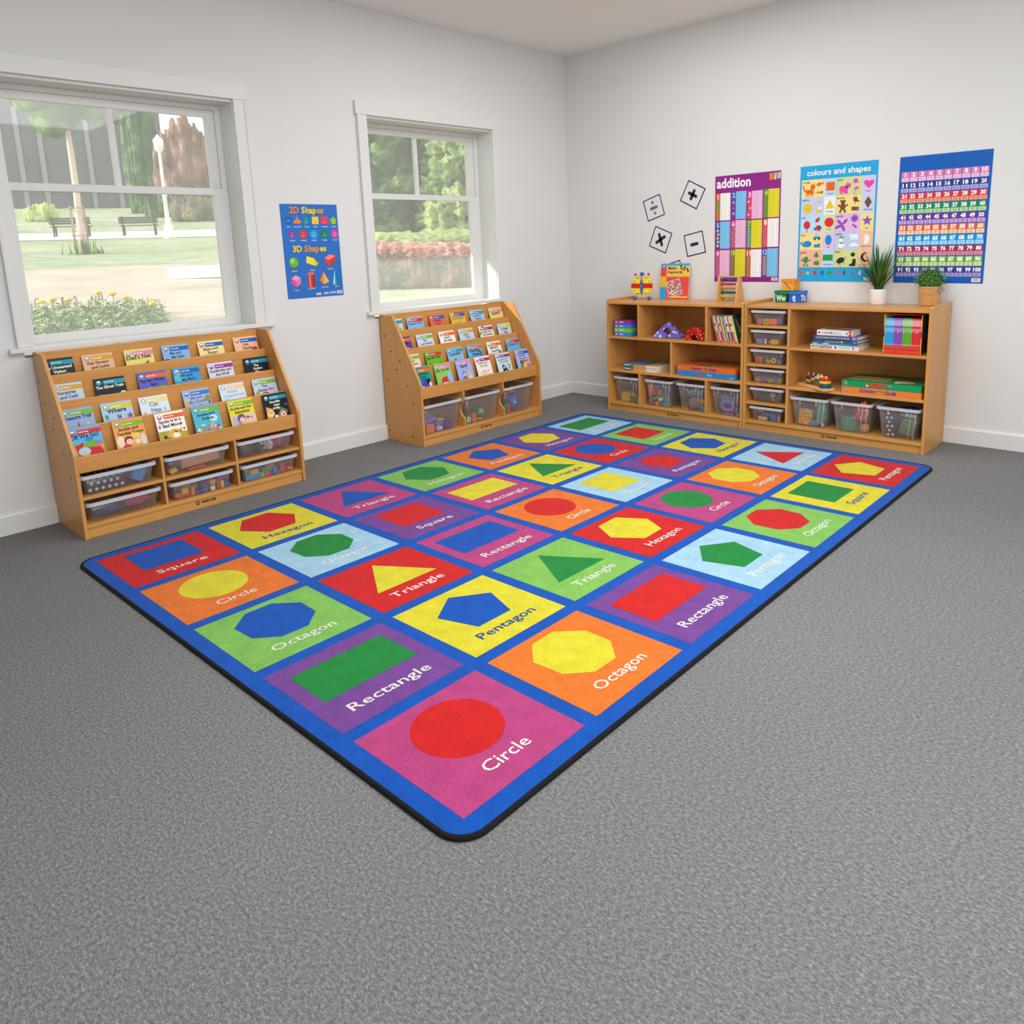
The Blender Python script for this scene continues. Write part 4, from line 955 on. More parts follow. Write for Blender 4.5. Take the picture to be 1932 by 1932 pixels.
def animal(cv, k, x, z, c, s=1):
    """small simple pictures of the colour chart"""
    E_ = lambda dx, dz, rx, rz, col=c, l=2, a=0: cv.ell(x+dx*s, z+dz*s, rx*s, rz*s, col, l, a, 14)
    P_ = lambda pts, col=c, l=2: cv.poly([(x+p[0]*s, z+p[1]*s) for p in pts], col, l)
    if k == 'fox':
        E_(.012,-.006,.026,.014); E_(.03,.02,.017,.015); P_([(.018,.026),(.02,.05),(.03,.034)],c,2.2); P_([(.032,.034),(.042,.05),(.044,.026)],c,2.2)
        E_(-.02,.012,.012,.026,c,2.4,.5); E_(-.018,.018,.007,.016,'#e9d8c0',2.8,.5)
        for q in (-.01,.002,.02,.032): P_([(q-.004,-.034),(q-.003,-.01),(q+.004,-.01),(q+.004,-.034)],c,2.6)
    elif k == 'fish': E_(0,0,.022,.013,c,2,.3); P_([(.016,.006),(.036,.022),(.034,-.006)],c,2.2); E_(-.008,-.002,.003,.003,'#f0e6d8',3)
    elif k == 'carrot': P_([(-.036,.0),(.0,.009),(.006,-.01)]); P_([(.002,.0),(.02,.012),(.034,.006),(.03,-.012),(.01,-.01)],'#4f9a3c',2.2)
    elif k == 'sun': cv.star(x, z, .036*s, c, 2, 11, .74); E_(-.008,-.008,.002,.002,'#7a6a20',3); E_(.008,-.008,.002,.002,'#7a6a20',3)
    elif k == 'banana': P_([(-.036,-.008),(-.02,.008),(.01,.01),(.036,-.004),(.034,-.011),(.01,-.001),(-.016,-.003),(-.03,-.013)])
    elif k == 'bee': E_(0,-.006,.024,.016); E_(.004,.016,.009,.014,'#e8e8f2',2.2,-.5); E_(.014,.014,.008,.013,'#eeeef6',2.4,-.9); P_([(.02,-.01),(.034,-.012),(.022,-.016)])
    elif k == 'balloon': E_(0,.006,.022,.026); P_([(-.003,-.02),(.003,-.02),(.006,-.036),(.0,-.036)])
    elif k == 'strawberry': P_([(-.018,-.022),(-.016,.008),(0,.018),(.018,.008),(.012,-.012)]); P_([(-.004,.014),(.006,.026),(.016,.016),(.02,.006)],'#4f9a3c',2.2)
    elif k == 'ladybird':
        E_(.008,0,.024,.02); E_(-.018,-.008,.014,.012,'#7a4aa0',2.2)
        for q in ((.0,.008),(.014,.01),(.022,-.002),(.006,-.006),(.016,-.012)): E_(q[0],q[1],.0042,.0042,'#241f22',3)
        for q in (0,.01,.02): P_([(q-.004,-.027),(q,-.019),(q+.004,-.027)],'#241f22',3)
    elif k == 'whale': E_(.008,-.004,.028,.021); P_([(-.034,.008),(-.026,.004),(-.018,-.012),(0,-.022),(-.02,-.022),(-.032,-.008),(-.044,.006)],c,2.2); P_([(-.03,.004),(-.024,.02),(-.02,.006)],c,2.4)
    elif k == 'car': P_([(-.032,-.008),(-.03,.004),(-.016,.006),(-.01,.02),(.014,.02),(.02,.006),(.03,.002),(.03,-.008)]); P_([(-.006,.008),(-.004,.017),(.011,.017),(.014,.008)],'#cfe6f2',2.4); E_(-.017,-.011,.0095,.0095,'#241f22',2.6); E_(.016,-.011,.0095,.0095,'#241f22',2.6); E_(-.017,-.011,.004,.004,c,3); E_(.016,-.011,.004,.004,c,3)
    elif k == 'train': P_([(-.026,-.016),(-.026,.006),(-.018,.012),(-.012,.006),(.002,.006),(.006,.014),(.026,.014),(.024,-.016)])
    elif k == 'frog':
        E_(0,.006,.018,.022); E_(-.01,.03,.007,.006,'#eef0e6',2.2)
        for q, w_ in ((-1,.8),(1,1)): P_([(q*.012,.0),(q*.034,.012),(q*.03,-.004)],c,2.4); P_([(q*.006,-.012),(q*.022,-.036),(q*.004,-.036)],c,2.4)
    elif k == 'tree': P_([(0,.03),(-.024,-.014),(.024,-.014)]); P_([(-.004,-.022),(-.004,-.014),(.004,-.014),(.004,-.022)],'#6a4a2c',2)
    elif k == 'apple': E_(-.007,-.004,.016,.017); E_(.007,-.004,.016,.017,c,2.2); P_([(.002,.012),(.014,.024),(.012,.01)],'#2f7a34',2.4)
    elif k == 'pig':
        E_(0,-.004,.028,.02); E_(.028,.014,.017,.015); P_([(.02,.024),(.018,.038),(.03,.03)],c,2.2); P_([(.034,.026),(.044,.034),(.044,.018)],c,2.2)
        for q in (-.018,-.004,.012,.022): P_([(q-.006,-.034),(q-.005,-.014),(q+.005,-.014),(q+.005,-.034)],c,2.4)
    elif k == 'lolly': P_([(-.024,-.006),(-.02,.02),(.006,.024),(.016,-.002),(.0,-.014)]); P_([(.008,-.002),(.026,-.01),(.024,-.015),(.006,-.008)],'#c9a678',2.2)
    elif k == 'umbrella': P_([(-.022,-.004),(-.012,.02),(.008,.026),(.022,.016),(.014,.004),(.0,.008)]); cv.line(x, z+.008*s, x-.012*s, z-.03*s, .004*s, c, 2.4); cv.line(x-.012*s, z-.03*s, x-.02*s, z-.024*s, .004*s, c, 2.4)
    elif k == 'teddy':
        E_(0,-.002,.018,.02); E_(0,.026,.014,.013); E_(-.012,.036,.006,.006); E_(.012,.036,.006,.006,c,2.2)
        for q in (-1,1): E_(q*.022,.006,.012,.006,c,2.4,q*.6); E_(q*.014,-.028,.007,.012,c,2.4,q*.4)
    elif k == 'bird': E_(0,.006,.018,.02); P_([(-.014,.016),(-.032,.022),(-.016,.024)],'#e2802c',2.2); P_([(.01,.0),(.03,-.006),(.032,-.014),(.006,-.014)],c,2.4); P_([(-.01,-.016),(-.012,-.026),(.006,-.026),(.006,-.016)],'#e2802c',1.8)
    elif k == 'choc': P_([(-.03,-.016),(-.028,.014),(.03,.008),(.026,-.02)]); P_([(.008,-.018),(.012,.0),(.03,.008),(.026,-.02)],'#8a5ac0',2.4)
    elif k == 'butterfly':
        for q, (a, b) in enumerate(((-.5,.5),(.6,.6),(-.8,-.4),(.3,-.7))): E_(a*.03,b*.03,.022,.009,c,2+.1*q,math.atan2(b,a))
        E_(0,0,.006,.022,'#b04ab0',2.6,-.6)
    elif k == 'flower':
        for q in range(11): E_(.02*math.cos(q*.571),.02*math.sin(q*.571),.011,.005,c,2,q*.571)
        E_(0,0,.011,.011,'#6f4ac0',2.6)
    elif k == 'crayon': P_([(-.022,.012),(-.014,.02),(.02,.0),(.014,-.016)])
    elif k == 'snowman': E_(0,-.014,.02,.02); E_(0,.016,.015,.015,c,2.2); P_([(-.016,.028),(-.006,.042),(.008,.036),(.018,.036),(.012,.026)],'#5f9a3c',2.6); P_([(.0,.018),(.014,.022),(.004,.012)],'#e2702c',3); P_([(-.012,.002),(.014,.002),(.012,-.006),(-.01,-.006)],'#4a7f3c',2.8)
    elif k == 'polar':
        E_(.004,.004,.03,.016); E_(-.024,.01,.012,.011,c,2.2)
        for q in (-.016,-.004,.014,.026): P_([(q-.006,-.024),(q-.005,.0),(q+.005,.0),(q+.005,-.024)],c,2.4)
        E_(-.028,.012,.002,.002,'#3a3a40',3)
    elif k == 'cloud':
        E_(-.018,-.004,.016,.012); E_(0,.006,.017,.015,c,2.1); E_(.018,-.002,.015,.012,c,2.2); P_([(-.034,-.014),(-.03,-.002),(.032,-.002),(.036,-.014)],c,2.3)
    elif k == 'spider':
        E_(0,0,.026,.018,c,2,.4)
        for q in range(4):
            cv.line(x+.012*s, z+(.004)*s, x+(.036-.004*q)*s, z+(.022-.016*q)*s, .003*s, c, 2.3); cv.line(x-.012*s, z-.004*s, x+(-.034+.012*q)*s, z+(-.012-.008*q)*s, .003*s, c, 2.3)
    elif k == 'berry':
        for q in range(7): E_(.009*math.cos(q*.9),.009*math.sin(q*.9),.0085,.0085,c,2+.1*q)
        P_([(-.016,.02),(-.004,.018),(.004,.01),(-.008,.008)],'#5f8f3c',3)
    elif k == 'boot': P_([(-.03,-.028),(-.028,-.014),(-.008,-.006),(-.002,.028),(.022,.028),(.02,-.028)])
CHART = [('orange','#e0641f','#efd991','#bcd4ee',['fox','fish','carrot'],'square'),('yellow','#dcc52c','#c3cbec','#e9e9ec',['sun','banana','bee'],'triangle'),
 ('red','#d52b34','#b4d8ee','#cfdc9e',['balloon','strawberry','ladybird'],'circle'),('blue','#1f86cc','#ecd98c','#d9c2e2',['whale','car','train'],'oval'),('green','#2c9440','#edb09a','#b8d6ee',['frog','tree','apple'],'rectangle'),
 ('pink','#e04aa4','#cbd596','#d2c3e6',['pig','lolly','umbrella'],'heart'),('brown','#7a4a34','#ead988','#bcd0ea',['teddy','bird','choc'],'diamond'),('purple','#8a4db4','#deb6dc','#ead98a',['butterfly','flower','crayon'],'star'),
 ('white','#eeeeee','#b9c9ea','#f0bd9c',['snowman','polar','cloud'],'semi'),('black','#2b2a2d','#cfd690','#f0bd9c',['spider','berry','boot'],'crescent')]
WORD = {'choc':'chocolate','lolly':'lolly','teddy':'teddy bear','polar':'polar bear','berry':'blackberry','semi':'semicircle'}
def colours(cv, w, h):
    rh = .1135; zb = .093
    cv.text('colours and shapes', w/2, h-.062, .036, '#f4f1e6', maxw=w*.86, bold=.02, l=2)
    for n, (nm, c, b1, b2, pics, shp) in enumerate(CHART):
        col, r = n//5, n % 5; z0 = zb+rh*(4-r); z1 = z0+rh; x0 = .012 if col == 0 else .243; xm = x0+(.153 if col == 0 else .16); x1 = .241 if col == 0 else .484
        cv.rect(x0, z0, xm, z1, b1, 1); cv.rect(xm, z0, x1, z1, b2, 1)
        cv.text(nm, x0+.006, z1-.021, .0125, '#3a3636', al='l', bold=.02, l=3)
        p = [(x0+.044, z0+.044, 1.02),(xm-.038, z1-.033, .82),(xm-.036, z0+.03, .82)]
        for (px, pz, s), k in zip(p, pics):
            animal(cv, k, px, pz, c, s)
            cv.text(WORD.get(k, k), px, pz-.0395*s-.004, .0042, '#5a5456', l=3, maxw=.05)
        sx = (xm+x1)/2
        cv.shape(shp, sx, z0+.063, .03, c, 2)
        cv.text(WORD.get(shp, shp), sx, z0+.014, .0105, '#3a3636', bold=.01, l=3, maxw=(x1-xm)*.92)
    for k, (s, c) in enumerate((('square','#e0551f'),('triangle','#e3c034'),('circle','#d52b34'),('oval','#1f62b4'),('rectangle','#4a8f2c'),('heart','#dc3f86'),('diamond','#7a3f34'),('star','#a0479f'),('semi','#e9e7ea'),('crescent','#2b2a5a'))):
        x = .025+.0485*k
        cv.shape(s, x, .058, .0135, c, 2); cv.text(WORD.get(s,s), x, .035, .004, '#1b5f86', l=2, maxw=.03); cv.text(WORD.get(s,s), x, .0795, .004, '#1b5f86', l=2, maxw=.03)
    barcode(cv, w-.056, .008, .042, .02)
sheet('colours_poster', 'light blue colours and shapes poster behind the spiky plant', 'poster', .495, .748, '#27a4d8', RW(2.013, .976, -.004), colours)

ONES = 'zero one two three four five six seven eight nine ten eleven twelve thirteen fourteen fifteen sixteen seventeen eighteen nineteen'.split()
TENS = '_ _ twenty thirty forty fifty sixty seventy eighty ninety'.split()
NC = [('#dc7fb2','#eab9d6'),('#2f2a7c','#a9a9dc'),('#e02a2c','#f29a70'),('#159044','#b2d892'),('#6a2a86','#c2a0dc'),('#ee6f22','#f5cda2'),('#1fa6de','#9ad8f0'),('#b01c3a','#d98f98'),('#7eb42c','#cfe09a'),('#3f2f86','#ab9cd2')]
def hundred(cv, w, h):
    pw = (w-.024)/10
    for n in range(1, 101):
        r, c = (n-1)//10, (n-1) % 10; x0 = .012+pw*c; z1 = .037+.0628*(10-r)-.003; z0 = z1-.0575; zm = z0+.0232
        a, b = NC[r]
        cv.rect(x0+.002, zm, x0+pw-.002, z1, a, 1); cv.rect(x0+.002, z0, x0+pw-.002, zm, b, 1)
        cv.text(str(n), x0+pw/2, zm+.0068, .0215, '#f4f3f2', w=(.029 if n < 100 else .041) if n > 9 else None, bold=.045, l=2)
        if n == 100: wds = ['one','hundred']
        elif n < 20: wds = [ONES[n]]
        else: wds = [TENS[n//10]]+([ONES[n % 10]] if n % 10 else [])
        for k, t in enumerate(wds):
            zz = zm-.0098-.0086*k if len(wds) > 1 else zm-.0145
            cv.text(t, x0+pw/2, zz, .0056, a, maxw=pw*.85, bold=.02, l=2)
    barcode(cv, w-.06, .008, .046, .023)
sheet('number_poster', 'blue hundred square number poster, rightmost on the wall', 'poster', .494, .752, '#0f5cb2', RW(2.6315, .97, -.006), hundred)

def shapes3(cv, w, h):
    X_ = lambda f: f*w
    Z_ = lambda f: f*h
    def title(t, z, cols, x0):
        x = x0
        for s, c in zip(t, cols):
            _, _, tw = glyphs(s, .03)
            cv.text(s, x+.0022, z-.0022, .036, '#3a2a1c', al='l', bold=.03, l=1); cv.text(s, x, z, .036, c, al='l', bold=.03, l=2)
            x += tw*.036+.005 if s != '2D' and s != '3D' else tw*.036+.017
    title(['2D','S','hap','es'], Z_(.905), ['#f08a24','#f2dc2c','#f4d22a','#f0982a'], X_(.155))
    title(['3D','S','hap','es'], Z_(.497), ['#f2d82c','#f08a24','#f09a28','#f2d62c'], X_(.155))
    r1 = [('Circle','#1c62b8',.12),('Semi Circle','#f08a24',.275),('Triangle','#16948a',.43),('Square','#efcf2a',.59),('Rectangle','#d84354',.755),('Pentagon','#8cc02c',.92)]
    for k, (nm, c, x) in enumerate(r1):
        cx, cz = X_(x), Z_(.825)
        if k == 0: cv.ell(cx, cz, .0245, .0245, c, 1)
        elif k == 1: cv.ell(cx, cz-.016, .0255, .026, c, 1, a0=0, a1=PI)
        elif k == 2: cv.poly([(cx,cz+.028),(cx-.029,cz-.02),(cx+.029,cz-.02)], c, 1)
        elif k == 3: cv.rect(cx-.0225, cz-.0205, cx+.0225, cz+.0245, c, 1)
        elif k == 4: cv.rect(cx-.03, cz-.019, cx+.03, cz+.025, c, 1)
        else: cv.ngon(cx, cz, .0255, 5, c, 1)
        cv.text(nm, cx, Z_(.757), .0072, '#dfe6f2', bold=.02, l=2, maxw=.058)
        if k == 1: cv.text('2', cx, cz+.026, .0075, '#eef0f4', l=2); cv.text('Sides', cx, cz+.014, .0065, '#eef0f4', l=2)
        elif k == 0: cv.text('1 Side', cx, cz-.003, .0068, '#eef0f4', l=2)
        else: cv.text(str([0,0,3,4,4,5][k]), cx, cz+.003, .0075, '#eef0f4' if k != 3 else '#9a7a20', l=2); cv.text('Sides', cx, cz-.011, .0062, '#eef0f4' if k != 3 else '#9a7a20', l=2, maxw=.03)
    r2 = [('Hexagon','#8e46a0',6,.165),('Heptagon','#dc3a3c',7,.36),('Octagon','#1fa8de',8,.545),('Nonagon','#128a52',9,.735),('Decagon','#e0479a',10,.925)]
    for nm, c, n, x in r2:
        cx, cz = X_(x), Z_(.682)
        cv.ngon(cx, cz, .027, n, c, 1, a=0 if n == 6 else PI/2+(PI/8 if n == 8 else 0))
        cv.text(str(n), cx, cz+.003, .0075, '#eef0f4', l=2); cv.text('Sides', cx, cz-.011, .0065, '#eef0f4', l=2)
        cv.text(nm, cx, Z_(.612), .0072, '#dfe6f2', bold=.02, l=2, maxw=.055)
    yl = '#f0cf4a'
    cx, cz = X_(.155), Z_(.385)
    cv.ell(cx, cz, .033, .033, '#3c7a2c', 1); cv.ell(cx-.001, cz+.001, .031, .031, '#6eb23f', 2); cv.ell(cx-.008, cz+.009, .017, .016, '#93cc62', 3); cv.ell(cx-.013, cz+.015, .006, .006, '#d8efc0', 4)
    cx, cz = X_(.475), Z_(.4)
    cv.poly([(cx-.045,cz-.014),(cx-.038,cz+.03),(cx+.012,cz+.018),(cx+.046,cz-.024),(cx+.022,cz-.036)], '#6a5a1c', 1)
    cv.poly([(cx-.043,cz-.013),(cx-.037,cz+.028),(cx+.013,cz+.014),(cx+.02,cz-.034)], '#efdc5a', 2); cv.poly([(cx+.013,cz+.014),(cx+.044,cz-.023),(cx+.02,cz-.034)], '#dcc028', 2)
    cx, cz = X_(.8), Z_(.405)
    cv.poly([(cx-.043,cz+.008),(cx-.002,cz+.034),(cx+.044,cz+.022),(cx+.042,cz-.01),(cx-.006,cz-.042),(cx-.04,cz-.018)], '#7a2020', 1)
    cv.poly([(cx-.041,cz+.008),(cx-.002,cz+.032),(cx+.042,cz+.021),(cx-.004,cz-.004)], '#ef8a82', 2); cv.poly([(cx-.041,cz+.008),(cx-.004,cz-.004),(cx-.006,cz-.04),(cx-.038,cz-.018)], '#d84a44', 2); cv.poly([(cx-.004,cz-.004),(cx+.042,cz+.021),(cx+.04,cz-.01),(cx-.006,cz-.04)], '#cf3a36', 2)
    for t, x, z in (('Sphere',.155,.288),('Prism',.475,.288),('Cuboid',.79,.295),('Cube',.16,.083),('Cylinder',.43,.093),('Pyramid',.67,.098),('Cone',.885,.098)): cv.text(t, X_(x), Z_(z), .0095, yl, bold=.02, l=2)
    cx, cz = X_(.165), Z_(.188)
    hx = [(cx+.038*math.cos(R(90+60*i)), cz+.038*math.sin(R(90+60*i))) for i in range(6)]
    cv.poly(hx, '#7a2a5a', 1); q = lambda p: (cx+(p[0]-cx)*.95, cz+(p[1]-cz)*.95); hh = [q(p) for p in hx]
    cv.poly([hh[0],hh[1],(cx,cz),hh[5]], '#efa0c6', 2); cv.poly([hh[1],hh[2],hh[3],(cx,cz)], '#d8579e', 2); cv.poly([(cx,cz),hh[3],hh[4],hh[5]], '#e478b2', 2)
    cx, cz = X_(.43), Z_(.195)
    cv.rect(cx-.025, cz-.04, cx+.025, cz+.036, '#c23a34', 1); cv.ell(cx, cz-.04, .025, .009, '#c23a34', 1.5); cv.rect(cx-.014, cz-.046, cx-.004, cz+.034, '#ec8a7e', 2); cv.rect(cx+.012, cz-.045, cx+.025, cz+.036, '#9a2622', 2); cv.ell(cx, cz+.036, .025, .01, '#e07068', 3)
    cx, cz = X_(.665), Z_(.195)
    cv.poly([(cx-.002,cz+.046),(cx-.037,cz-.008),(cx-.006,cz-.036),(cx+.038,cz-.02)], '#7a4a1c', 1); cv.poly([(cx-.002,cz+.043),(cx-.034,cz-.008),(cx-.006,cz-.034)], '#dc8a3c', 2); cv.poly([(cx-.002,cz+.043),(cx-.006,cz-.034),(cx+.035,cz-.019)], '#f0b268', 2)
    cx, cz = X_(.875), Z_(.2)
    cv.poly([(cx-.002,cz+.058),(cx-.03,cz-.034),(cx+.028,cz-.034)], '#1f96cc', 1); cv.ell(cx-.001, cz-.034, .029, .01, '#1f96cc', 1.5); cv.poly([(cx-.002,cz+.056),(cx-.02,cz-.04),(cx-.008,cz-.043)], '#b8e4f4', 2); cv.poly([(cx-.002,cz+.056),(cx+.01,cz-.043),(cx+.027,cz-.036)], '#12709f', 2)
    cv.rect(X_(.5), Z_(.022), X_(.585), Z_(.045), '#e6ded8', 1); cv.rect(X_(.515), Z_(.028), X_(.57), Z_(.037), '#c09a90', 2)
    cv.rect(X_(.64), Z_(.026), X_(.72), Z_(.048), '#d8eac8', 1); cv.rect(X_(.66), Z_(.031), X_(.70), Z_(.043), '#4f8f5c', 2)
    cv.rect(X_(.745), Z_(.027), X_(.875), Z_(.051), '#a9b4dc', 1); cv.rect(X_(.885), Z_(.022), X_(.98), Z_(.056), '#e9e4e0', 1); cv.rect(X_(.9), Z_(.033), X_(.965), Z_(.044), '#8a6a5c', 2)
sheet('shapes_poster', 'blue 2D and 3D shapes poster on the wall between the two windows', 'poster', .394, .566, '#2f6fc0', LW(-2.663, 1.0115), shapes3)

def card(sym, label, cx, cz, w, h, roll):
    def dr(cv, W, H):
        b = .0082; g = '#2a2a2d'
        cv.poly(rrect(0, W, 0, H, .006), '#1b1817', .5); cv.poly(rrect(b, W-b, b, H-b, .004), '#dcd9de', 1)
        c = (W/2, H/2)
        def bar(dx, dz, L, a, col=g, t=.024):
            x, z = c[0]+dx, c[1]+dz; p = []
            for k in range(9): q = -PI/2+PI*k/8; p.append((L/2+t/2*math.cos(q), t/2*math.sin(q)))
            for k in range(9): q = PI/2+PI*k/8; p.append((-L/2+t/2*math.cos(q), t/2*math.sin(q)))
            cv.poly([rotp((x+u[0], z+u[1]), (x,z), a) for u in p], col, 2)
        if sym == '+': bar(0,0,.062,0); bar(0,0,.062,PI/2)
        elif sym == '-': bar(-.004,-.002,.048,0)
        elif sym == 'x': bar(0,0,.082,R(52)); bar(0,0,.082,R(128))
        elif sym == '/':
            bar(0,0,.05,0,'#6a686a'); cv.ell(c[0], c[1]+.041, .0115, .0125, '#66656a', 2); cv.ell(c[0], c[1]-.041, .0115, .0125, '#77767a', 2)
        else: bar(0,.014,.05,0); bar(0,-.014,.05,0)
    M = TR(cx, -.0016, cz) @ Matrix.Rotation(-roll, 4, 'Y') @ Matrix.Translation((-w/2, 0, -h/2))
    sheet('symbol_card', label, 'card', w, h, '#e9e7ea', M, dr, 'maths symbol cards on the wall')
card('/', 'white card with a grey division sign, leftmost on the wall', .8630, 1.531, .162, .165, R(17))
card('+', 'white card with a black plus sign, highest on the wall', 1.2023, 1.605, .16, .163, R(-27))
card('x', 'white card with a multiplication cross above the maths book', .9228, 1.2895, .165, .164, R(-21.8))
card('-', 'white card with a black minus sign left of the addition poster', 1.2223, 1.249, .163, .164, R(11))
card('=', 'white card mostly hidden behind the yellow and red maths book', 1.040, 1.034, .162, .164, R(15.5))
# ------------------------------------------------------------------ things on top of the cabinets
TZ = .8412
def rbox(name, M, d, mat, label=None, cat=None, group=None, bevel=.002, parent=None):
    o = MB().box(-d[0]/2, d[0]/2, -d[1]/2, d[1]/2, 0, d[2], mat).obj(name, parent, M, bevel)
    return tag(o, label, cat, group)
# ladybird teaching clock
t = thing('toy_clock', 'round yellow and red insect-shaped toy clock on blue feet', 'toy', TR(.862, -.165, TZ, R(14)))
pale = vary('#e3b981', .06, 20, .45)
def disc(r0, z0, z1, y0, y1, mat, n=40):
    """slice of the round clock face between heights z0 and z1 (face centre at z=0)"""
    a0, a1 = math.asin(max(-1, z0/r0)), math.asin(min(1, z1/r0)); k = 12
    p = [(r0*math.cos(a0+(a1-a0)*i/k), r0*math.sin(a0+(a1-a0)*i/k)) for i in range(k+1)]
    p += [(-x, z) for x, z in p[::-1]]
    q = []
    for c in p:
        if not q or (abs(c[0]-q[-1][0])+abs(c[1]-q[-1][1])) > 1e-6: q.append(c)
    return q
fc = MB(); fz = .105; rC = .084
MB().prism([(x, z+fz) for x, z in [(rC*math.cos(2*PI*i/40), rC*math.sin(2*PI*i/40)) for i in range(40)]], -.004, .010, 'y', pale).obj('face', t)
face = [c for c in t.children if c.name.startswith('face')][0]
for nm, a, b, c in (('wing_panel', .020, .054, '#e8de2f'), ('stripe', -.0165, .0185, '#cf2029'), ('wing_panel', -.054, -.0185, '#e8de2f')):
    MB().prism([(x, z+fz) for x, z in disc(rC+.0015, a, b, 0, 0, None)], -.009, -.0041, 'y', pm(c, .35)).obj(nm, t)
nm = MB(); cv = CV()
for k in range(1, 13):
    a = PI/2-2*PI*k/12; cv.text(str(k), .068*math.cos(a), fz+.068*math.sin(a)-.005, .0105, '#2a241c', bold=.03, l=1)
nm.canvas(cv, (0,-.0092,0), (1,0,0), (0,0,1), .0002); nm.obj('numerals', face)
hd = MB().prism([(-.008,fz-.05),(-.011,fz-.02),(-.009,fz+.03),(0,fz+.062),(.009,fz+.03),(.011,fz-.02),(.008,fz-.05),(0,fz-.06)], -.0155, -.0095, 'y', pm('#2c62b4', .35)); hand = hd.obj('clock_hand', t)
MB().ball((0,-.016,fz), (.005,.003,.005), pm('#c9962c', .3)).obj('pivot', hand)
MB().ball((0,.002,fz+rC+.005), (.018,.012,.016), pm('#2456a8', .3)).obj('head', t)
for s in (-1, 1):
    q = MB().tube([(s*.038,.002,fz+rC*.86),(s*.05,.002,fz+rC+.0)], .003, pm('#e9d9b4', .5), 6); MB().ball((s*.052,.002,fz+rC+.003), .0105, pm('#c3202a', .3)).obj('red_ball', q.obj('antenna', t))
    MB().tube([(s*.045,.003,fz-.072),(s*.055,.0,.02)], .003, pm('#e9d9b4', .5), 6).obj('leg', t)
    MB().ball((s*.058,-.006,.0125), (.0165,.02,.0125), pm('#2560b4', .35)).obj('foot', t)
# standing maths book
M = TR(.952, -.062, TZ+.001, R(3)) @ Matrix.Rotation(R(-7), 4, 'X')
mb = MB(); bw, bh = .243, .268
mb.box(0, bw, 0, .006, 0, bh, pm('#e0453f', .3)).box(.001, bw+.0005, .0008, .0052, .0006, bh+.0005, pm('#efece4', .8))
cv = CV(lambda c: pm(c, .3, .5))
cv.rect(0, bh-.018, bw, bh, '#2aa4de', 1); cv.rect(0, bh-.034, .038, bh-.004, '#2a86d0', 2); cv.star(.023, bh-.019, .01, '#eef2f6', 3, 4)
cv.rect(0, bh-.098, .05, bh-.034, '#dc3a3c', 1.5); cv.rect(.038, bh-.098, .05, bh-.004, '#e25a3a', 2.5); cv.rect(.05, bh-.1, bw, bh-.018, '#f0c534', 2)
cv.rect(0, bh-.178, .05, bh-.098, '#e9b92c', 1); cv.rect(0, 0, .05, bh-.178, '#22a6e0', 1)
cv.text('Maths', .06, bh-.045, .021, '#1f2a66', al='l', bold=.035, l=3); cv.text('Keywords', .06, bh-.075, .021, '#1f2a66', al='l', bold=.035, l=3)
for k, (x, z, a) in enumerate(((.172,bh-.03,.3),(.199,bh-.038,-.3),(.226,bh-.05,.5))):
    cv.rect(x-.008, z-.016, x+.008, z+.016, '#2a2350', 3, a=a); cv.rect(x-.003, z-.004, x+.003, z+.004, '#e0b93a', 4, a=a)
cv.rect(.058, bh-.092, .22, bh-.089, '#d68a2c', 3)
cv.rect(.09, .01, bw-.008, .022, '#e9d23a', 2)
cv.text('Jenny and Friends', .15, .0135, .0058, '#8a6a20', al='l', l=3)
pts = [rotp(p, (.118,.083), R(16)) for p in ((.06,.022),(.18,.022),(.18,.144),(.06,.144))]; cv.poly(pts, '#d9dbe2', 2)
rnd = random.Random(21)
for i in range(13):
    for j in range(13):
        x, z = .064+.0087*i, .026+.0088*j; c = rnd.choice(['#d8382c','#f0c62c','#2c5fb4','#e9e6e0','#e87a2c','#f2d23a','#7a3f9a','#d8382c'])
        q = [rotp(p, (.118,.083), R(16)) for p in ((x,z),(x+.0082,z),(x+.0082,z+.0083),(x,z+.0083))]; cv.poly(q, c, 3)
mb.canvas(cv, (0,-.0001,0), (1,0,0), (0,0,1), .00015)
o = mb.obj('maths_book', M=M); tag(o, 'red and yellow book titled Maths Keywords standing on the corner cabinet', 'book')
# abacus
t = thing('abacus', 'small wooden bead abacus standing on the corner cabinet', 'abacus', TR(1.565, -.10, TZ, R(-7)))
aw = wood('z', (.70,.36,.13))
for s, nmx in ((-1, 0), (1, 1)):
    MB().prism([(-.045,0),(.045,0),(.016,.172),(.010,.178),(-.010,.178),(-.016,.172)], s*.082-.0075, s*.082+.0075, 'x', aw).obj('side_post', t, bevel=.002)
MB().box(-.076,.076,-.007,.007,.166,.176,aw).obj('top_bar', t, bevel=.002)
bc = [('#24418f','blue'),('#c3262e','red'),('#c98344','natural wood'),('#156036','green'),('#d2b62c','yellow')]
for k, (c, nmc) in enumerate(bc):
    z = .149-.0295*k
    MB().tube([(-.076,0,z),(.076,0,z)], .0018, pm('#c99a5c', .5), 6).obj('wire', t); wires = [c for c in t.children if c.name.startswith('wire')]
    for j in range(10):
        x = -.0685+.0119*j+(.004*(k % 2) if k else (.014 if j > 4 else 0))
        b = MB().lathe([(.0018,-.0058),(.0066,-.0052),(.0092,-.002),(.0092,.002),(.0066,.0052),(.0018,.0058)], 12, pm(c, .3))
        b.v = [(x+p[2], p[1], z+p[0]) for p in b.v]
        b.obj('bead', wires[k])
